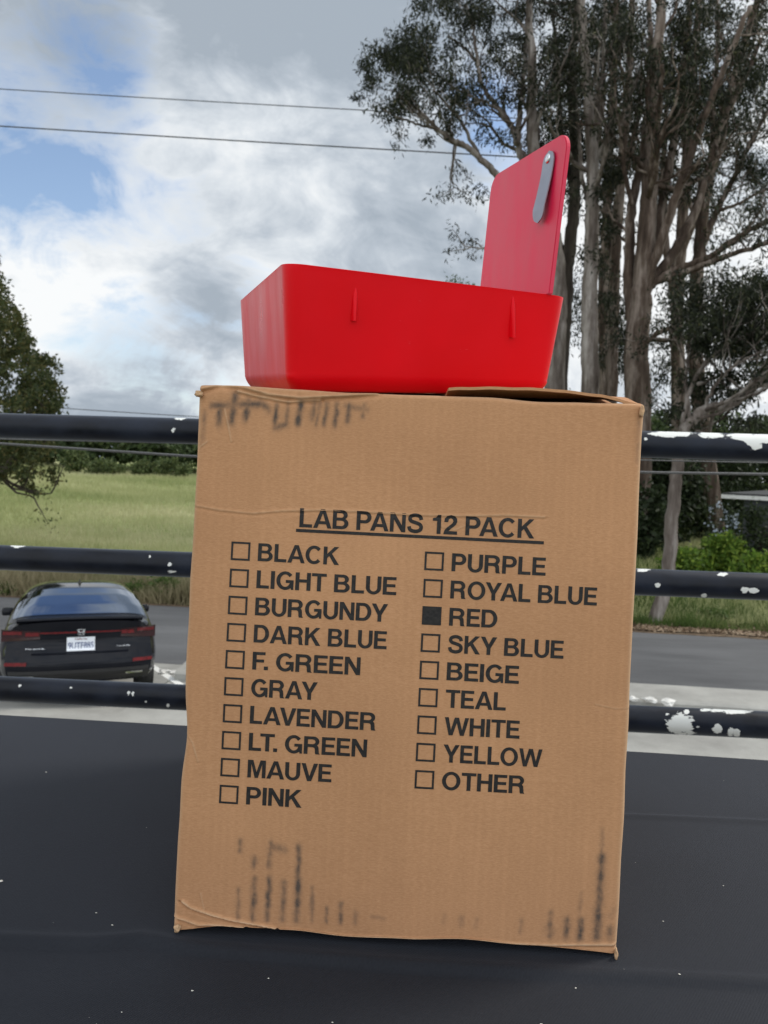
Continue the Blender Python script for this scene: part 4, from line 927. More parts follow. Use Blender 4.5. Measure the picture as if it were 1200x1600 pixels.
# ------------------------------------------------------------------ the gum trees on the right
def ground_at(x, y): return float(hgt(x, y + SK * x))
def base_point(px, Y):                     # where a trunk at that column meets the ground
    p = at(px, 760, Y); return np.array([p[0], p[1], ground_at(p[0], p[1]) - 0.05])
def gum_tree(label, Y, basepx, trunkpx, trunk_r, limbs, clumps, bark, tipleaf=16, leaf=(0.20, 0.046), dens=1.5):
    b = base_point(basepx, Y); root = empty('gum_tree', b, label, 'tree', 'tall gum trees beyond the road')
    wood = Acc(); tips = []; cr = Acc(); m = Y / F
    bx, by = px_of(b)
    P = [(bx, by)] + trunkpx
    limb(wood, tips, P, Y, trunk_r[0], trunk_r[1], sub=10, sublen=(1.6, 3.6), lvl=2, from_t=0.45)
    for (px, r0, r1, dy, sub) in limbs: limb(wood, tips, px, Y, r0, r1, sub, dy=dy)
    for t in tips: leaves(cr, t, 0.27, max(5, int(rng.poisson(tipleaf * 1.45))), *leaf, 0.55, (0.42, 0.25))
    for (cx, cy, rx, ry, n) in clumps:
        for k in range(max(1, int(n * dens / 45))):
            c = at(cx + rng.normal(0, rx * 0.5), cy + rng.normal(0, ry * 0.5), Y + 0.9 + rng.normal(0, 1.0))
            leaves(cr, c, (min(rx, 14) * m, min(rx, 14) * m, min(ry, 12) * m), 45, *leaf, 0.55, (0.38, 0.25))
    wood.build('trunk', M[bark], root); cr.build('crown', M['euc_leaf'], root, False, 'tone')

def build_gums():
    # spreading tree whose limbs show left of the clip plate
    gum_tree('spreading gum tree with pale limbs reaching left over the red clip plate', 29, 862, [(868, 560), (872, 470), (866, 380), (852, 320), (838, 260), (830, 190), (832, 100), (826, 30), (832, -40)], (17, 4),
        [([(866, 390), (830, 330), (800, 297), (775, 272), (748, 245), (722, 226), (698, 214), (672, 190), (645, 165), (620, 150)], 7, 1.6, -2.5, 12),
         ([(748, 245), (726, 200), (700, 165), (676, 140)], 3.2, 1.2, -2, 9), ([(722, 226), (690, 205), (655, 195), (625, 185), (600, 172)], 2.6, 1, 1, 9),
         ([(842, 300), (818, 255), (808, 225), (795, 190), (770, 160), (752, 130), (745, 100), (726, 75), (700, 55)], 6, 1.6, 1.5, 10),
         ([(795, 190), (768, 165), (735, 150), (700, 130), (668, 110)], 2.6, 1, 1, 10), ([(752, 130), (744, 80), (738, 40), (728, 5)], 3, 1.2, 0, 8),
         ([(808, 225), (812, 180), (818, 120), (822, 60), (828, 0)], 5, 2.4, 2, 8), ([(812, 205), (830, 170), (838, 140), (850, 110)], 2.6, 1, -1, 6)],
        [(642, 72, 26, 22, 900), (657, 52, 22, 18, 500), (594, 83, 16, 12, 300), (570, 101, 9, 12, 170), (580, 118, 10, 12, 170), (615, 92, 28, 16, 700), (640, 100, 28, 12, 450), (562, 148, 7, 9, 70), (603, 172, 14, 12, 170), (622, 164, 18, 12, 170), (668, 222, 10, 10, 90),
         (645, 144, 14, 10, 130), (690, 132, 16, 9, 150), (720, 147, 14, 10, 110), (738, 170, 16, 12, 110), (748, 200, 12, 14, 110), (684, 10, 30, 16, 380), (732, 12, 26, 14, 400), (752, 26, 26, 12, 380), (768, 63, 16, 9, 200), (714, 32, 20, 10, 200), (660, 8, 18, 14, 200),
         (700, 70, 20, 14, 120), (804, 57, 18, 10, 260), (812, 16, 24, 14, 330), (795, 105, 18, 14, 160), (786, 136, 16, 12, 130), (786, 220, 12, 14, 130), (842, 226, 22, 14, 420), (864, 192, 18, 14, 320), (800, 160, 14, 12, 90), (755, 300, 10, 12, 60)], 'pale_bark', 15)
    gum_tree('dark slim gum tree showing right behind the edge of the clip plate', 31, 880, [(876, 600), (882, 500), (886, 420), (895, 340), (900, 250), (893, 130), (900, 40), (904, -40)], (13, 5),
        [([(886, 420), (872, 370), (858, 330), (846, 290)], 6, 3, 1, 4), ([(897, 300), (880, 230), (872, 150), (868, 70), (860, 0)], 5, 2, 2, 8), ([(900, 250), (912, 180), (918, 120)], 3, 1.3, -1, 6)],
        [(870, 70, 18, 14, 420), (877, 104, 16, 18, 420), (894, 46, 16, 18, 300), (905, 240, 22, 16, 500), (895, 200, 20, 16, 350), (866, 130, 18, 16, 200), (884, 300, 14, 20, 260), (890, 10, 26, 14, 300)], 'dark_bark', 15)
    gum_tree('straight pale gum tree trunk between the clip plate and the thick trunk', 28, 924, [(922, 610), (921, 520), (922, 440), (926, 340), (926, 260), (921, 180), (915, 110), (910, 30), (908, -40)], (15, 5),
        [([(926, 240), (938, 190), (942, 120), (944, 50), (946, -20)], 6, 3, 1, 6), ([(930, 250), (948, 220), (965, 190), (985, 150), (1000, 110)], 4, 1.5, -1.5, 7), ([(922, 330), (908, 260), (905, 200), (900, 120)], 4, 1.6, 2, 6)],
        [(950, 268, 30, 12, 420), (930, 300, 24, 14, 300), (955, 350, 20, 22, 280), (965, 270, 20, 12, 200), (962, 176, 10, 7, 90), (955, 60, 20, 30, 200), (915, 400, 14, 24, 200), (940, 420, 20, 24, 260), (935, 20, 26, 16, 200), (960, 500, 18, 30, 300), (950, 460, 18, 24, 220)], 'pale_bark', 12)
    gum_tree('slender grey gum tree trunk just left of the thick many-stemmed one', 33, 958, [(955, 600), (958, 520), (960, 430), (965, 350), (972, 250), (980, 150), (985, 60), (990, -40)], (11, 4),
        [([(960, 430), (948, 350), (945, 280), (950, 200)], 4, 1.6, 1, 6), ([(970, 280), (990, 220), (1000, 150), (1004, 60)], 4, 1.6, 1, 7)],
        [(965, 570, 26, 30, 420), (950, 540, 24, 24, 300), (985, 130, 24, 24, 260), (975, 30, 26, 20, 260)], 'brown_bark', 12)
    gum_tree('thickest gum tree splitting into many stems, right of the pan', 27, 1000, [(996, 640), (994, 560), (1000, 490), (1006, 420), (1013, 330), (1018, 240), (1022, 150), (1028, 70), (1036, -30)], (22, 6),
        [([(995, 560), (985, 480), (982, 400), (988, 320), (1004, 240), (1012, 160), (1016, 80), (1014, 0)], 10, 3.5, 1.5, 7), ([(1000, 520), (1012, 440), (1035, 370), (1055, 310), (1080, 240), (1106, 170), (1138, 90), (1172, 10)], 9, 3.5, -1.5, 9),
         ([(1006, 460), (1030, 340), (1048, 240), (1062, 150), (1074, 60), (1080, -20)], 8.5, 4, 2, 8), ([(1015, 440), (1050, 400), (1085, 330), (1110, 250), (1130, 190), (1160, 130), (1190, 60)], 9, 3, 1, 8),
         ([(1010, 450), (1045, 428), (1085, 410), (1115, 398), (1150, 372), (1200, 345), (1240, 325)], 7, 2.6, -2, 9), ([(1018, 442), (1060, 430), (1105, 412), (1140, 398), (1180, 386), (1230, 372)], 6, 2.6, -3, 9),
         ([(1004, 540), (1030, 520), (1055, 508), (1070, 490)], 5, 1.6, -2, 7), ([(1012, 530), (1045, 532), (1075, 530), (1100, 528)], 3.5, 1.5, 1, 6), ([(1013, 330), (1024, 250), (1030, 180), (1035, 100)], 6, 2.5, -2, 7),
         ([(988, 320), (975, 260), (968, 200), (960, 120)], 4, 1.4, -1, 7)],
        [(1060, 120, 26, 26, 420), (1095, 90, 26, 26, 420), (1045, 200, 22, 20, 240), (1100, 130, 30, 20, 380), (1085, 60, 20, 20, 240), (1150, 150, 28, 22, 420), (1180, 110, 24, 24, 420), (1060, 20, 40, 24, 420), (1120, 20, 40, 20, 380), (1165, 60, 30, 22, 300), (1060, 170, 26, 22, 300), (1020, 110, 20, 30, 220),
         (1085, 270, 22, 16, 180), (1110, 290, 16, 14, 140), (985, 530, 16, 34, 420), (1010, 600, 24, 20, 220), (1040, 300, 16, 20, 160), (1005, 40, 22, 20, 200)], 'brown_bark', 12)
    gum_tree('leaning gum tree at the right edge with thin drooping twigs', 33, 1130, [(1090, 600), (1086, 500), (1092, 400), (1100, 320), (1118, 240), (1140, 150), (1165, 60), (1190, -30)], (13, 4),
        [([(1092, 400), (1120, 330), (1150, 270), (1185, 200), (1220, 140)], 6, 2, 1, 9), ([(1100, 320), (1112, 240), (1116, 150), (1122, 60), (1120, -20)], 6, 2.5, 2, 9), ([(1120, 330), (1150, 320), (1190, 300), (1230, 290)], 3, 1.4, -1, 8), ([(1096, 360), (1075, 300), (1070, 230), (1075, 160)], 4, 2, 1, 7)],
        [(1150, 250, 26, 24, 420), (1190, 265, 22, 22, 420), (1180, 210, 28, 22, 360), (1130, 200, 20, 20, 220), (1170, 320, 26, 16, 160), (1145, 90, 26, 24, 320), (1190, 30, 22, 24, 320), (1200, 160, 22, 24, 300), (1165, 280, 20, 16, 200)], 'brown_bark', 13)
    gum_tree('far gum tree filling the gap right of the thick many-stemmed one', 44, 1065, [(1060, 620), (1058, 500), (1064, 380), (1072, 260), (1082, 140), (1090, 40), (1096, -40)], (12, 4),
        [([(1058, 480), (1040, 380), (1036, 280), (1040, 180), (1048, 80)], 7, 2.5, 2, 9), ([(1064, 400), (1095, 310), (1120, 220), (1150, 140), (1180, 60)], 6, 2, -1, 9), ([(1070, 300), (1066, 200), (1060, 100)], 4, 1.6, 1, 7)],
        [(1060, 130, 70, 70, 1300), (1140, 190, 60, 60, 1100), (1100, 40, 80, 40, 800), (1060, 300, 50, 60, 600), (1120, 330, 40, 40, 300), (1040, 560, 40, 50, 700), (1180, 110, 40, 50, 900)], 'brown_bark', 14, (0.28, 0.07))
    gum_tree('far gum tree filling the gap left of the thick many-stemmed one', 43, 950, [(945, 620), (943, 500), (946, 380), (952, 260), (958, 140), (962, 30), (966, -40)], (10, 4),
        [([(945, 460), (930, 360), (932, 260), (928, 160)], 5, 2, 2, 9), ([(948, 380), (966, 300), (978, 220), (988, 130)], 5, 2, -1, 9)],
        [(960, 60, 50, 50, 700), (900, 150, 30, 60, 450), (950, 350, 40, 60, 1000), (965, 520, 34, 70, 1300), (905, 480, 20, 70, 420), (985, 180, 30, 50, 500)], 'brown_bark', 14, (0.28, 0.07))
    # lower tree: grey trunk by the road bending into a long pale limb, curtains of leaves
    gum_tree('low leaning tree with smooth grey trunk by the roadside and dark hanging leaves', 20.3, 1037, [(1043, 900), (1050, 810), (1057, 740), (1063, 690), (1078, 660), (1102, 640), (1130, 632), (1155, 624), (1180, 602), (1203, 575), (1240, 540)], (11, 5),
        [([(1063, 690), (1075, 620), (1100, 570), (1130, 540), (1170, 520), (1215, 500)], 4.5, 1.6, 1, 10), ([(1078, 660), (1072, 600), (1080, 540), (1095, 480)], 4, 1.4, 1.5, 8), ([(1100, 642), (1120, 600), (1150, 570), (1190, 550)], 3, 1.2, -1, 8), ([(1090, 600), (1130, 585), (1165, 560), (1210, 548)], 3, 1, 1.5, 8)],
        [(1120, 500, 30, 24, 1100), (1160, 480, 30, 26, 1200), (1190, 450, 26, 24, 1000), (1150, 540, 34, 24, 1200), (1080, 500, 24, 40, 600), (1130, 620, 50, 16, 600), (1190, 520, 26, 26, 700), (1095, 540, 22, 24, 420), (1075, 590, 18, 22, 260), (1110, 600, 26, 16, 260), (1150, 590, 30, 16, 300), (1190, 590, 24, 18, 300), (1130, 450, 24, 20, 420), (1050, 640, 20, 14, 220), (1160, 660, 36, 12, 300), (1090, 660, 30, 10, 160), (1085, 450, 22, 16, 200)], 'pale_bark', 13, (0.15, 0.045))
build_gums()

# ------------------------------------------------------------------ broad tree on the left
def build_left_tree():
    Y = 27; m = Y / F; b = base_point(-150, Y); root = empty('broad_tree', b, 'broad leafy tree cut off by the left edge of the picture', 'tree')
    wood = Acc(); tips = []; cr = Acc(); bx, by = px_of(b)
    limb(wood, tips, [(bx, by), (-150, 720), (-145, 640), (-140, 560), (-130, 480)], Y, 24, 8, 8, (1.5, 3), 2)
    limb(wood, tips, [(-148, 790), (-80, 775), (-20, 752), (12, 730), (30, 705), (48, 680), (70, 650)], Y, 10, 3, 10, (1, 2.2), 1, dy=-1)
    limb(wood, tips, [(-140, 620), (-100, 570), (-70, 530), (-40, 500)], Y, 8, 2, 8, (0.6, 1.3), 1)
    for t in tips: leaves(cr, t, 0.35, 14, 0.14, 0.06, 0.4, (0.4, 0.25))
    xs = np.array([390, 420, 450, 480, 500, 530, 550, 580, 610, 640, 680, 715, 745]); ex = np.array([-2, 8, 18, 30, 50, 60, 85, 103, 108, 102, 94, 92, 78])
    for k in range(900):
        y = rng.uniform(340, 745); e = np.interp(y, xs, ex) if y > 390 else -2 - (390 - y) * 0.9
        x = e - 12 - abs(rng.normal(0, 1)) * 90
        if x < -420: continue
        if y > 705 and x > 20 and rng.random() < 0.5: continue
        depth = rng.normal(0, 1.6)
        if rng.random() < 0.16: continue
        leaves(cr, at(x, y, Y + depth), (9 * m, 9 * m, 8 * m), 46, 0.15, 0.075, 0.35, (0.36 + 0.16 * vnoise(x * 0.02, y * 0.02, 31), 0.2))
    for (x, y, n) in ((50, 762, 70), (38, 752, 60), (82, 735, 90), (85, 750, 50), (30, 740, 50), (55, 768, 30)): leaves(cr, at(x, y, Y), (7 * m, 7 * m, 7 * m), n, 0.15, 0.075, 0.5, (0.4, 0.2))
    wood.build('trunk', M['dark_bark'], root); cr.build('crown', M['oak_leaf'], root, False, 'tone')
    # small treetop that just shows over the rim of the pan
    Y = 60; b = base_point(722, Y); root = empty('far_tree', b, 'distant treetop just showing over the rim of the red pan', 'tree'); wood = Acc(); tips = []; cr = Acc(); bx, by = px_of(b)
    limb(wood, tips, [(bx, by), (722, 640), (724, 540), (725, 500)], Y, 6, 1.5, 10, (1, 2), 1, from_t=0.2)
    for t in tips: leaves(cr, t, 0.7, 30, 0.3, 0.12, 0.4, (0.5, 0.25))
    for k in range(120):
        y = rng.uniform(436, 720); x = 724 + rng.normal(0, 1) * (12 + (y - 436) * 0.22)
        leaves(cr, at(x, y + abs(x - 722) * 0.3, Y + rng.normal(0, 1.5)), 0.6, 45, 0.3, 0.13, 0.4, (0.5, 0.25))
    wood.build('trunk', M['dark_bark'], root); cr.build('crown', M['hedge_leaf'], root, False, 'tone')
build_left_tree()

# ------------------------------------------------------------------ shrubs, hedgerow, grass
def shrub(name, label, cat, px, py_top, Y, wpx, mat, n, size=0.11, group=None, tone=(0.5, 0.25), stems=6, flower=0):
    g = base_point(px, Y); top = at(px, py_top, Y); h = max(0.3, top[2] - g[2]); w = wpx * Y / F / 2
    root = empty(name, g, label, cat, group); wood = Acc(); cr = Acc(); fl = Acc()
    for k in range(stems):
        a = rng.uniform(0, 6.28); e = g + np.array([math.cos(a) * w * 0.6, math.sin(a) * w * 0.6, h * rng.uniform(0.5, 0.85)])
        mid = (g + e) / 2 + np.array([0, 0, h * 0.12]); tube(wood, spline([g, mid, e], 8), np.linspace(0.035, 0.012, 8) * max(0.6, h / 2), 6)
    nl = max(10, n // 40)
    for k in range(nl):
        v = rng.normal(0, 1, 3); v /= np.linalg.norm(v); v *= rng.uniform(0.5, 1.0)
        c = g + np.array([v[0] * w, v[1] * w * 0.8, h * 0.5 + v[2] * h * 0.5 + 0.05])
        leaves(cr, c, (w * 0.22 + 0.05, w * 0.22 + 0.05, h * 0.12 + 0.04), 40, size, size * 0.5, 0.1, tone)
        if flower and rng.random() < flower: leaves(fl, c, (w * 0.15, w * 0.15, h * 0.1), 14, size * 0.9, size * 0.8, 0.0, (0.5, 0.3))
    wood.build('stem', M['dark_bark'], root); cr.build('foliage', M[mat], root, False, 'tone')
    if flower: fl.build('blossom', M['flower'], root, False, 'tone')
def build_shrubs():
    G = 'dark shrubs under the gum trees'
    for (x, yt, Y, w, lab) in ((880, 640, 36, 170, 'dark shrub under the gum trees, mostly hidden behind the carton'), (1035, 690, 31, 120, 'dark shrub under the gum trees, behind the grey roadside trunk'),
                               (1110, 668, 35, 140, 'tall dark shrub under the gum trees, left of the grey shed'), (1215, 655, 38, 160, 'dark shrub rising behind the roof of the grey shed'), (985, 760, 27, 110, 'dark shrub at the right edge of the carton, left of the roadside trunk')):
        shrub('dark_shrub', lab, 'shrub', x, yt, Y, w, 'dark_leaf', 9000, 0.26, G, (0.4, 0.28))
    shrub('dark_shrub', 'small dark shrub standing right in front of the grey shed', 'shrub', 1188, 796, 25, 46, 'dark_leaf', 1600, 0.14, G, (0.5, 0.28))
    G = 'bright green bushes on the verge'
    for (x, yt, Y, w, lab) in ((1082, 862, 24.5, 70, 'bright yellow green bush right of the grey roadside trunk'), (1138, 838, 24.8, 62, 'bright green bush under the blossoming shrub'), (1196, 868, 23.4, 80, 'bright green bush at the right edge below the shed'), (1012, 905, 23, 44, 'bright green bush between the carton and the roadside trunk')):
        shrub('green_bush', lab, 'bush', x, yt, Y, w, 'bright_leaf', 4000, 0.16, G, (0.5, 0.28))
    shrub('blossoming_shrub', 'shrub with pale blue blossom left of the grey shed', 'shrub', 1136, 785, 25.5, 60, 'dark_leaf', 1600, 0.10, None, (0.5, 0.25), 5, 0.65)
    # little dark weeds by the left road edge
    G = 'green weeds along the far road edge'
    for (x, yt, w, lab) in ((10, 912, 50, 'green weed clump at the far left above the car mirror'), (262, 905, 60, 'green weed clump right of the car roof beside the carton'), (215, 915, 40, 'smaller green weed clump just right of the car roof'), (1128, 955, 60, 'low green weed clump on the verge, right of the roadside trunk')):
        shrub('weed_clump', lab, 'weed', x, yt, 20.6, w, 'green_grass', 900, 0.10, G, (0.6, 0.25), 3)
    # green shrubs at the far side of the meadow
    G = 'light green shrubs at the far edge of the meadow'
    for (x, yt, w, lab) in ((118, 704, 46, 'light green shrub at the far meadow edge, nearest the broad tree'), (165, 718, 70, 'low wide light green shrub at the far meadow edge, second from the broad tree'), (222, 722, 36, 'small light green shrub at the middle of the far meadow edge'), (268, 717, 60, 'light green shrub at the far meadow edge, nearest the carton')):
        shrub('meadow_shrub', lab, 'shrub', x, yt, 90, w, 'hedge_leaf', 1500, 0.40, G, (0.8, 0.2))
    # hedgerow behind the meadow: one dense mass
    cr = Acc()
    for k in range(3000):
        x = rng.uniform(-90, 150); y = 104 + rng.uniform(-5, 8) - 0.02 * x; g = ground_at(x, y); hh = 3.4 + 1.5 * vnoise(x * 0.12, 0, 41) + 0.9 * vnoise(x * 0.4, 3, 42) + np.clip((x - 5) * 0.15, 0, 5)
        z = g + hh * math.sqrt(rng.random())
        leaves(cr, (x, y, z), (0.9, 0.9, 0.6), 40, 0.75, 0.5, 0.2, (0.25 + 0.5 * vnoise(x * 0.25, z * 0.5, 43), 0.2))
    tag(cr.build('hedgerow', M['hedge_leaf'], None, False, 'tone'), 'dense green hedgerow closing off the meadow in the distance', 'hedgerow', kind='stuff')
build_shrubs()

def blades(acc, X, Y_, h, w, tone, lean=0.35, sd=0.18):
    n = len(X); Z = hgt(X, Y_ + SK * X) - 0.02; P = np.stack([X, Y_, Z], 1); a = rng.uniform(0, 6.28, n); s = np.stack([np.cos(a), np.sin(a), 0 * a], 1)
    H = h * rng.uniform(0.5, 1.3, n)[:, None]; ld = rng.normal(0, lean, (n, 3)); ld[:, 2] = 1; tip = P + ld * H; W_ = w * rng.uniform(0.6, 1.4, n)[:, None]
    V = np.stack([P - s * W_ / 2, P + s * W_ / 2, tip], 1).reshape(-1, 3); acc.add(V, None, np.arange(n * 3).reshape(-1, 3), np.repeat(np.clip(tone + rng.normal(0, sd, n), 0, 1), 3))
def build_grass():
    acc = Acc(); n = 26000                       # dry weeds along the far road edge, left part
    X = rng.uniform(-16, 2, n); s = ROAD1 + 0.15 + np.abs(rng.normal(0, 1, n)) * 1.6; k = vnoise(X * 1.2, s * 1.2, 51)
    blades(acc, X, s - SK * X, 0.25 + 0.55 * (k[:, None]), 0.035, 0.25 + 0.6 * vnoise(X * 0.7, s * 0.9, 52)); tag(acc.build('dry_weeds', M['dry_grass'], None, False, 'tone'), 'dry tan weeds along the far edge of the road', 'grass', kind='stuff')
    acc = Acc(); n = 220000                       # the meadow
    s = ROAD1 + 1.2 + 85 * rng.random(n) ** 1.7; X = -0.02 * s + rng.uniform(-1, 1, n) * (6 + 0.5 * s) - 0.12 * s
    tone = 0.15 + 0.75 * vnoise(X * 0.09, s * 0.16, 53) * (0.6 + 0.6 * vnoise(X * 0.5, s * 0.6, 54))
    blades(acc, X, s - SK * X, 0.22 + 0.003 * s[:, None], 0.012 + 0.0007 * s[:, None], tone, 0.35, 0.09); tag(acc.build('meadow_grass', M['meadow_grass'], None, False, 'tone'), 'tall soft grass of the open meadow', 'grass', kind='stuff')
    acc = Acc(); n = 42000                       # green verge on the right
    X = rng.uniform(1, 17, n); s = ROAD1 + 0.7 + 9 * rng.random(n) ** 1.4; k = vnoise(X * 1.5, s * 1.5, 55)
    blades(acc, X, s - SK * X, 0.10 + 0.3 * k[:, None], 0.03, 0.15 + 0.7 * vnoise(X * 0.8, s * 0.8, 56)); tag(acc.build('verge_grass', M['green_grass'], None, False, 'tone'), 'green grass on the verge under the gum trees', 'grass', kind='stuff')
    acc = Acc(); n = 24000                        # fallen bark and leaves at the road edge
    X = rng.uniform(2, 17, n); s = ROAD1 - 0.15 + np.abs(rng.normal(0, 0.75, n)) + 0.45 * vnoise(X * 0.8, 0 * X, 57); Z = hgt(X, s) + rng.uniform(0.0, 0.05, n)
    C = np.stack([X, s - SK * X, Z], 1); d = rng.normal(0, 1, (n, 3)) * [1, 1, 0.25]; d /= np.linalg.norm(d, axis=1)[:, None]; e = np.cross(d, [0, 0, 1.0]); L_ = rng.uniform(0.05, 0.22, n)[:, None]; W_ = rng.uniform(0.02, 0.05, n)[:, None]
    V = np.stack([C - d * L_ / 2, C + e * W_, C + d * L_ / 2, C - e * W_], 1).reshape(-1, 3); acc.add(V, np.arange(n * 4).reshape(-1, 4), None, np.repeat(rng.uniform(0, 1, n), 4))
    tag(acc.build('leaf_litter', M['litter'], None, False, 'tone'), 'brown fallen bark and leaves at the far road edge', 'leaf litter', kind='stuff')
build_grass()

# ------------------------------------------------------------------ grey shed on the right
def build_shed():
    Y = 27.5; a = at(1163, 778, Y); b = at(1290, 784, Y - 2.2); g = min(ground_at(*a[:2]), ground_at(*b[:2])) - 0.2
    root = empty('shed', ((a[0] + b[0]) / 2, (a[1] + b[1]) / 2, g), 'grey plank shed with a white eave board at the right edge', 'shed')
    d = b - a; d[2] = 0; ln = np.linalg.norm(d); d /= ln; rz = math.atan2(d[1], d[0]); nrm = np.array([-d[1], d[0], 0]); c = (a + b) / 2 + nrm * 1.4; h = a[2] - g
    bm = bmesh.new()
    nb = int(h / 0.16)
    for i in range(nb): add_box(bm, (c[0], c[1], g + (i + 0.5) * h / nb), (ln - 0.02 * (i % 2), 2.8 - 0.02 * (i % 2), h / nb * 0.97), Euler((0, 0, rz)), 0.01)
    bmobj('wall', bm, M['plank'], root, False)
    bm = bmesh.new(); e = c - nrm * 1.52; add_box(bm, (e[0], e[1], a[2] + 0.02), (ln + 1.6, 0.04, 0.15), Euler((0, 0, rz)), 0.008); bmobj('eave_board', bm, M['white'], root, False)
    bm = bmesh.new(); add_box(bm, (c[0], c[1], a[2] + 0.20), (ln + 1.5, 3.1, 0.06), Euler((R(3), 0, rz), 'XYZ'), 0.01); bmobj('roof', bm, M['roof'], root, False)
    bm = bmesh.new(); w = c - nrm * 1.405 + d * (ln * 0.12); add_box(bm, (w[0], w[1], g + h * 0.6), (0.7, 0.05, 0.6), Euler((0, 0, rz)), 0.01); bmobj('window', bm, M['glass'], root, False)
build_shed()

# ------------------------------------------------------------------ black sedan seen from behind
def build_car():
    root = bpy.data.objects.new('parked_car', None); COL.objects.link(root); tag(root, 'shiny black sedan seen from behind on the driveway beyond the rails', 'car')
    rear = at(127, 1000, 9.15); root.location = (rear[0], rear[1], float(hgt(rear[0], rear[1] + SK * rear[0])) + 0.0); root.rotation_euler = Euler((R(-6.2), 0, R(22.5)), 'XYZ')
    W = 0.93
    zl = np.array([0.30, 0.36, 0.44, 0.52, 0.60, 0.70, 0.80, 0.88, 0.95, 1.00]); pf = np.array([0.90, 0.955, 0.98, 0.995, 1.0, 1.0, 0.985, 0.965, 0.93, 0.875])
    ny = np.array([0.0, 0.06, 0.16, 0.3, 0.5, 0.8, 1.2, 1.7, 2.2, 2.8, 3.3, 3.8, 4.2, 4.55, 4.8, 4.92])
    wy = np.array([0.90, 0.935, 0.965, 0.985, 1.0, 1.01, 1.01, 1.0, 1.0, 1.0, 1.0, 1.0, 0.985, 0.95, 0.88, 0.80])
    ty = np.array([1.045, 1.05, 1.055, 1.055, 1.05, 1.03, 1.01, 0.99, 0.98, 0.98, 0.98, 0.96, 0.91, 0.84, 0.74, 0.62])
    def yrear(x, z):
        y = 0.20 * (np.abs(x) / W) ** 3.2
        y = y - 0.075 * sstep(0.30, 0.46, z) * (1 - sstep(0.60, 0.70, z)) + 0.07 * sstep(0.62, 0.74, z) * (1 - sstep(0.86, 1.03, z)) + 0.06 * (1 - sstep(0.30, 0.42, z))
        return y
    NX = 29; tx = np.linspace(-1, 1, NX); K = len(zl); rings = []
    for y, w, t in zip(ny, wy, ty):
        zz = 0.30 + (zl - 0.30) * (t - 0.045 - 0.30) / 0.70; xw = W * w * pf
        top_x = tx * xw[-1]; top_z = zz[-1] + 0.045 * (1 - np.abs(tx) ** 3)
        P = [(-a, b) for a, b in zip(xw, zz)] + list(zip(top_x[1:-1], top_z[1:-1])) + [(a, b) for a, b in zip(xw[::-1], zz[::-1])]
        P = np.array(P); blend = 1 - sstep(0, 0.9, y)
        rings.append(np.stack([P[:, 0], y + yrear(P[:, 0], P[:, 1]) * blend, P[:, 1]], 1))
    n = len(rings[0]); V = np.concatenate(rings); k = np.arange(n - 1)
    Q = np.concatenate([np.stack([i * n + k, i * n + k + 1, (i + 1) * n + k + 1, (i + 1) * n + k], 1) for i in range(len(rings) - 1)])
    acc = Acc(); acc.add(V, Q[:, ::-1])
    def cap(ring, y0, w, t, blend, flip):
        zz = 0.30 + (zl - 0.30) * (t - 0.345) / 0.70; zr = np.concatenate([zz, []]); G = []
        for r in range(len(zz)):
            xw = W * w * pf[r]; x = tx * xw; z = np.full(NX, zz[r])
            if r == len(zz) - 1: z = z + 0.045 * (1 - np.abs(tx) ** 3)
            G.append(np.stack([x, y0 + yrear(x, z) * blend, z], 1))
        q = gridq(len(zz), NX); acc.add(np.concatenate(G), q if flip else q[:, ::-1])
    cap(rings[0], 0.0, wy[0], ty[0], 1.0, True); cap(rings[-1], ny[-1], wy[-1], ty[-1], 0.0, False)
    def part(name, a, mat, parent=root, smooth=True):
        o = a.build(name, M[mat], None, smooth); o.parent = parent; return o
    part('body', acc, 'paint')
    def rearpt(x, z, off=0.0): return np.array([x, yrear(np.array(x), np.array(z)) - off, z])
    def patch(name, x0, x1, z0, z1, mat, off=0.006, nx=14, nz=5, skew=0.0, parent=root, fn=None):
        a = Acc(); Xg, Zg = np.meshgrid(np.linspace(0, 1, nx), np.linspace(0, 1, nz), indexing='ij'); x = x0 + (x1 - x0) * Xg; z = z0 + (z1 - z0) * Zg
        if fn is not None: z = fn(Xg, Zg)
        x = x + skew * (Zg - 0.5)
        V1 = np.stack([x, yrear(x, z) - off, z], -1).reshape(-1, 3); V2 = V1 + np.array([0, 0.02, 0]); q = gridq(nx, nz); m_ = nx * nz
        rg = [i * nz for i in range(nx)] + [(nx - 1) * nz + j for j in range(1, nz)] + [i * nz + nz - 1 for i in range(nx - 2, -1, -1)] + [j for j in range(nz - 2, 0, -1)]
        side = np.array([[b, a_, a_ + m_, b + m_] for a_, b in zip(rg, rg[1:] + rg[:1])]); a.add(np.concatenate([V1, V2]), np.concatenate([q, side])); return part(name, a, mat, parent, False)
    # cabin
    gy = np.array([0.36, 0.55, 0.8, 1.1, 1.4, 1.75, 2.1, 2.5, 2.9, 3.2, 3.5, 3.75]); gz = np.array([1.03, 1.10, 1.20, 1.305, 1.385, 1.435, 1.45, 1.445, 1.405, 1.32, 1.17, 1.0]); gw = np.array([0.80, 0.86, 0.885, 0.895, 0.90, 0.90, 0.90, 0.90, 0.895, 0.88, 0.85, 0.80])
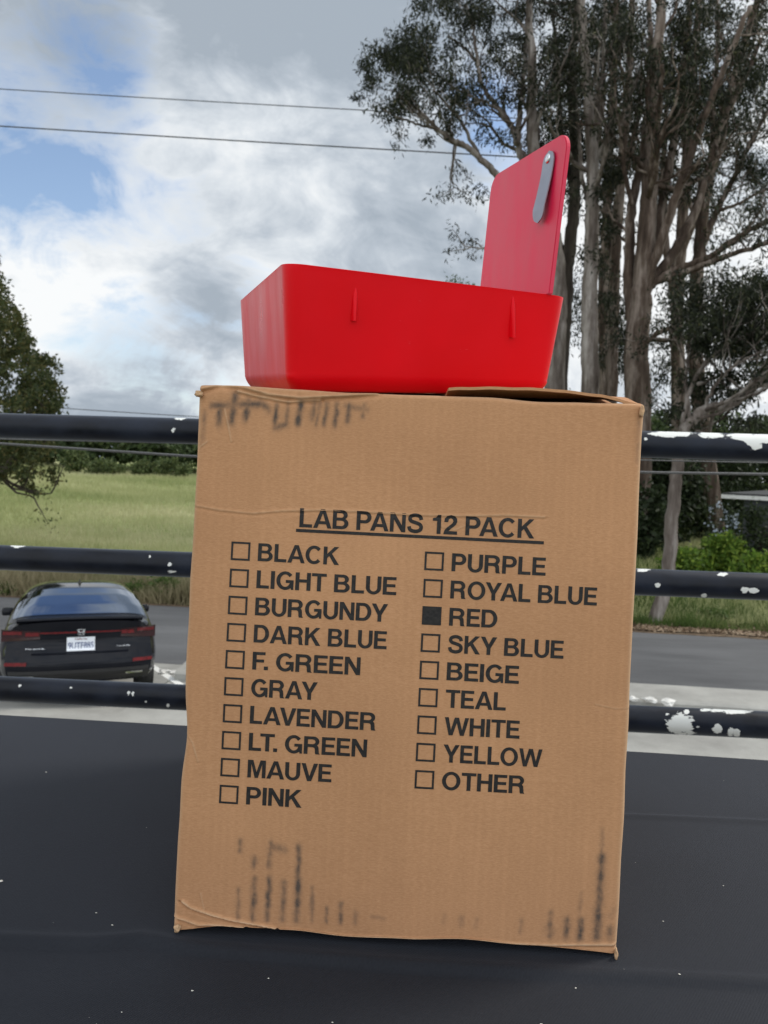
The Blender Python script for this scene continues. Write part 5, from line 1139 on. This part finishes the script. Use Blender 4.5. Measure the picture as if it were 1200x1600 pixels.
    def G(y, t, off=0.0):
        y = np.asarray(y, float); t = np.asarray(t, float); zt = np.interp(y, gy, gz); w = np.interp(y, gy, gw); zb = 0.94; h = zt - zb
        an = np.pi * (1 - t) / 2 + 0; c_, s_ = np.cos(an), np.sin(an); e = 2 / 4.6; x = w * np.sign(c_) * np.abs(c_) ** e; z = h * np.abs(s_) ** e; x = x * (1 - 0.22 * np.clip(z / 0.5, 0, 1))
        return np.stack([x * (1 + off * 0.6), y - off * 0.5 * (y < 1.6), zb + z + off * np.abs(s_)], -1)
    a = Acc(); ys = np.linspace(0.36, 3.75, 44); Yg, Tg = np.meshgrid(ys, np.linspace(-1, 1, 41), indexing='ij'); a.add(G(Yg, Tg).reshape(-1, 3), gridq(44, 41)); part('roof', a, 'paint')
    def gp(name, y0, y1, t0, t1, nx=20, nt=24, tp=0.0):
        a = Acc(); Yg, Tg = np.meshgrid(np.linspace(y0, y1, nx), np.linspace(0, 1, nt), indexing='ij'); sh = tp * (Yg - y0) / (y1 - y0); a.add(G(Yg, (t0 + sh) + (t1 - t0 - 2 * sh) * Tg, 0.006).reshape(-1, 3), gridq(nx, nt)); return part(name, a, 'glass')
    gp('rear_window', 0.52, 1.36, -0.72, 0.72, tp=0.05); gp('windscreen', 2.95, 3.70, -0.66, 0.66)
    for sg in (-1, 1):
        for (y0, y1) in ((1.15, 2.0), (2.06, 3.1)): gp('side_window', y0, y1, sg * 0.97, sg * 0.74)
    # spoiler lip along the boot edge
    a = Acc(); xs = np.linspace(-0.72, 0.72, 33); zt = 1.052 + 0.02 * (1 - (np.abs(xs) / 0.72) ** 2); pr = np.array([[-0.035, 0.0], [-0.030, 0.022], [0.10, 0.018], [0.10, -0.02], [0.0, -0.03]])
    Vv = np.array([[x, 0.03 + 0.20 * (abs(x) / W) ** 3.2 + p[0], z + p[1]] for x, z in zip(xs, zt) for p in np.vstack([pr, pr[:1]])]); a.add(Vv, gridq(33, 6)); part('spoiler', a, 'paint')
    # lights, badge, plate
    for sg in (-1, 1):
        tl = patch('tail_light', sg * 0.46, sg * 0.89, 0.80, 0.94, 'dark_lens', fn=lambda X, Z: 0.885 - (0.05 + 0.03 * X) + (0.095 + 0.055 * X) * Z)
        patch('light_strip', sg * 0.47, sg * 0.62, 0.87, 0.915, 'lens', 0.012, parent=tl); patch('light_strip', sg * 0.66, sg * 0.87, 0.89, 0.93, 'lens', 0.012, parent=tl)
        patch('reflector', sg * 0.60, sg * 0.84, 0.535, 0.575, 'lens', 0.010)
        patch('exhaust_trim', sg * 0.52, sg * 0.72, 0.385, 0.41, 'chrome', 0.012)
    patch('light_bar', -0.46, 0.46, 0.895, 0.915, 'lens', 0.008, 24)
    patch('bumper_trim', -0.80, 0.80, 0.31, 0.47, 'trim', 0.006, 24)
    patch('boot_crease', -0.55, 0.55, 0.655, 0.672, 'chrome', -0.0, 24).data.materials[0] = M['paint']
    pl = patch('number_plate', -0.16, 0.16, 0.685, 0.845, 'plate', 0.018)
    def ctext(name, s, x0, x1, zb, h, mat, parent, off, bold=0.02):
        cu = bpy.data.curves.new('t', 'FONT'); cu.body = s; cu.offset = bold; to = bpy.data.objects.new('t', cu); COL.objects.link(to); bpy.context.view_layer.update()
        me = bpy.data.meshes.new_from_object(to.evaluated_get(bpy.context.evaluated_depsgraph_get())); bpy.data.objects.remove(to)
        co = np.array([v.co[:] for v in me.vertices]); mx = co[:, 0].max(); mn = co[:, 0].min(); my = co[:, 1].max()
        x = x0 + (co[:, 0] - mn) / (mx - mn) * (x1 - x0); z = zb + co[:, 1] / my * h; y = yrear(x, z) - off - 0.003
        for v, xx, yy, zz in zip(me.vertices, x, y, z): v.co = (xx, yy, zz)
        me.name = name; me.materials.clear(); me.materials.append(M[mat]); o = bpy.data.objects.new(name, me); COL.objects.link(o); o.parent = parent; return o
    ctext('plate_lettering', '9UTF885', -0.145, 0.145, 0.71, 0.075, 'plate_ink', pl, 0.018, 0.012); ctext('plate_heading', 'California', -0.07, 0.07, 0.815, 0.02, 'lens', pl, 0.018)
    ctext('badge_lettering', 'ACCORD', -0.62, -0.40, 0.715, 0.026, 'chrome', root, 0.006); ctext('badge_lettering', 'HYBRID', 0.42, 0.58, 0.715, 0.026, 'chrome', root, 0.006)
    bdg = Acc()                               # emblem: an H in a rounded frame
    for (xa, za, xb, zb_) in ((-0.022, 0.88, -0.028, 0.93), (0.022, 0.88, 0.028, 0.93), (-0.022, 0.903, 0.022, 0.903)): tube(bdg, [rearpt(xa, za, 0.012), rearpt(xb, zb_, 0.012)], 0.007, 6)
    fr = [(-0.035, 0.872), (0.035, 0.872), (0.043, 0.94), (-0.043, 0.94), (-0.035, 0.872)]; tube(bdg, [rearpt(x, z, 0.012) for x, z in fr], 0.004, 6); part('emblem', bdg, 'chrome')
    a = Acc(); V = np.array([[0, 1.62, 1.425], [0.0, 1.83, 1.44], [-0.03, 1.82, 1.43], [0.03, 1.82, 1.43], [0, 1.72, 1.50]]); a.add(V, None, np.array([[0, 3, 4], [0, 4, 2], [3, 1, 4], [1, 2, 4]])); part('antenna', a, 'trim', smooth=False)
    for sg in (-1, 1):
        bm = bmesh.new(); add_box(bm, (sg * 0.985, 2.95, 0.97), (0.17, 0.12, 0.12), bev=0.03); add_box(bm, (sg * 0.90, 2.98, 0.94), (0.12, 0.06, 0.04), bev=0.01); bmobj('mirror', bm, M['paint'], root, local=True)
        for y in (1.05, 3.88):
            bm = bmesh.new(); bmesh.ops.create_cone(bm, cap_ends=True, segments=36, radius1=0.335, radius2=0.335, depth=0.225); bmesh.ops.rotate(bm, matrix=Matrix.Rotation(R(90), 3, 'Y'), verts=bm.verts)
            bmesh.ops.bevel(bm, geom=[e for e in bm.edges if e.calc_face_angle(0) > 1], offset=0.03, segments=3, affect='EDGES'); bmesh.ops.translate(bm, verts=bm.verts, vec=(sg * 0.825, y, 0.335)); w_ = bmobj('wheel', bm, M['tyre'], root, local=True)
            a = Acc()
            for q in range(10):
                an = q * 2 * math.pi / 10; tube(a, [(sg * 0.93, y + 0.05 * math.cos(an), 0.335 + 0.05 * math.sin(an)), (sg * 0.925, y + 0.22 * math.cos(an), 0.335 + 0.22 * math.sin(an))], 0.02, 6)
            an = np.linspace(0, 2 * math.pi, 33); tube(a, np.stack([np.full(33, sg * 0.93), y + 0.225 * np.cos(an), 0.335 + 0.225 * np.sin(an)], 1), 0.015, 6, False); part('rim', a, 'alloy', w_)
build_car()
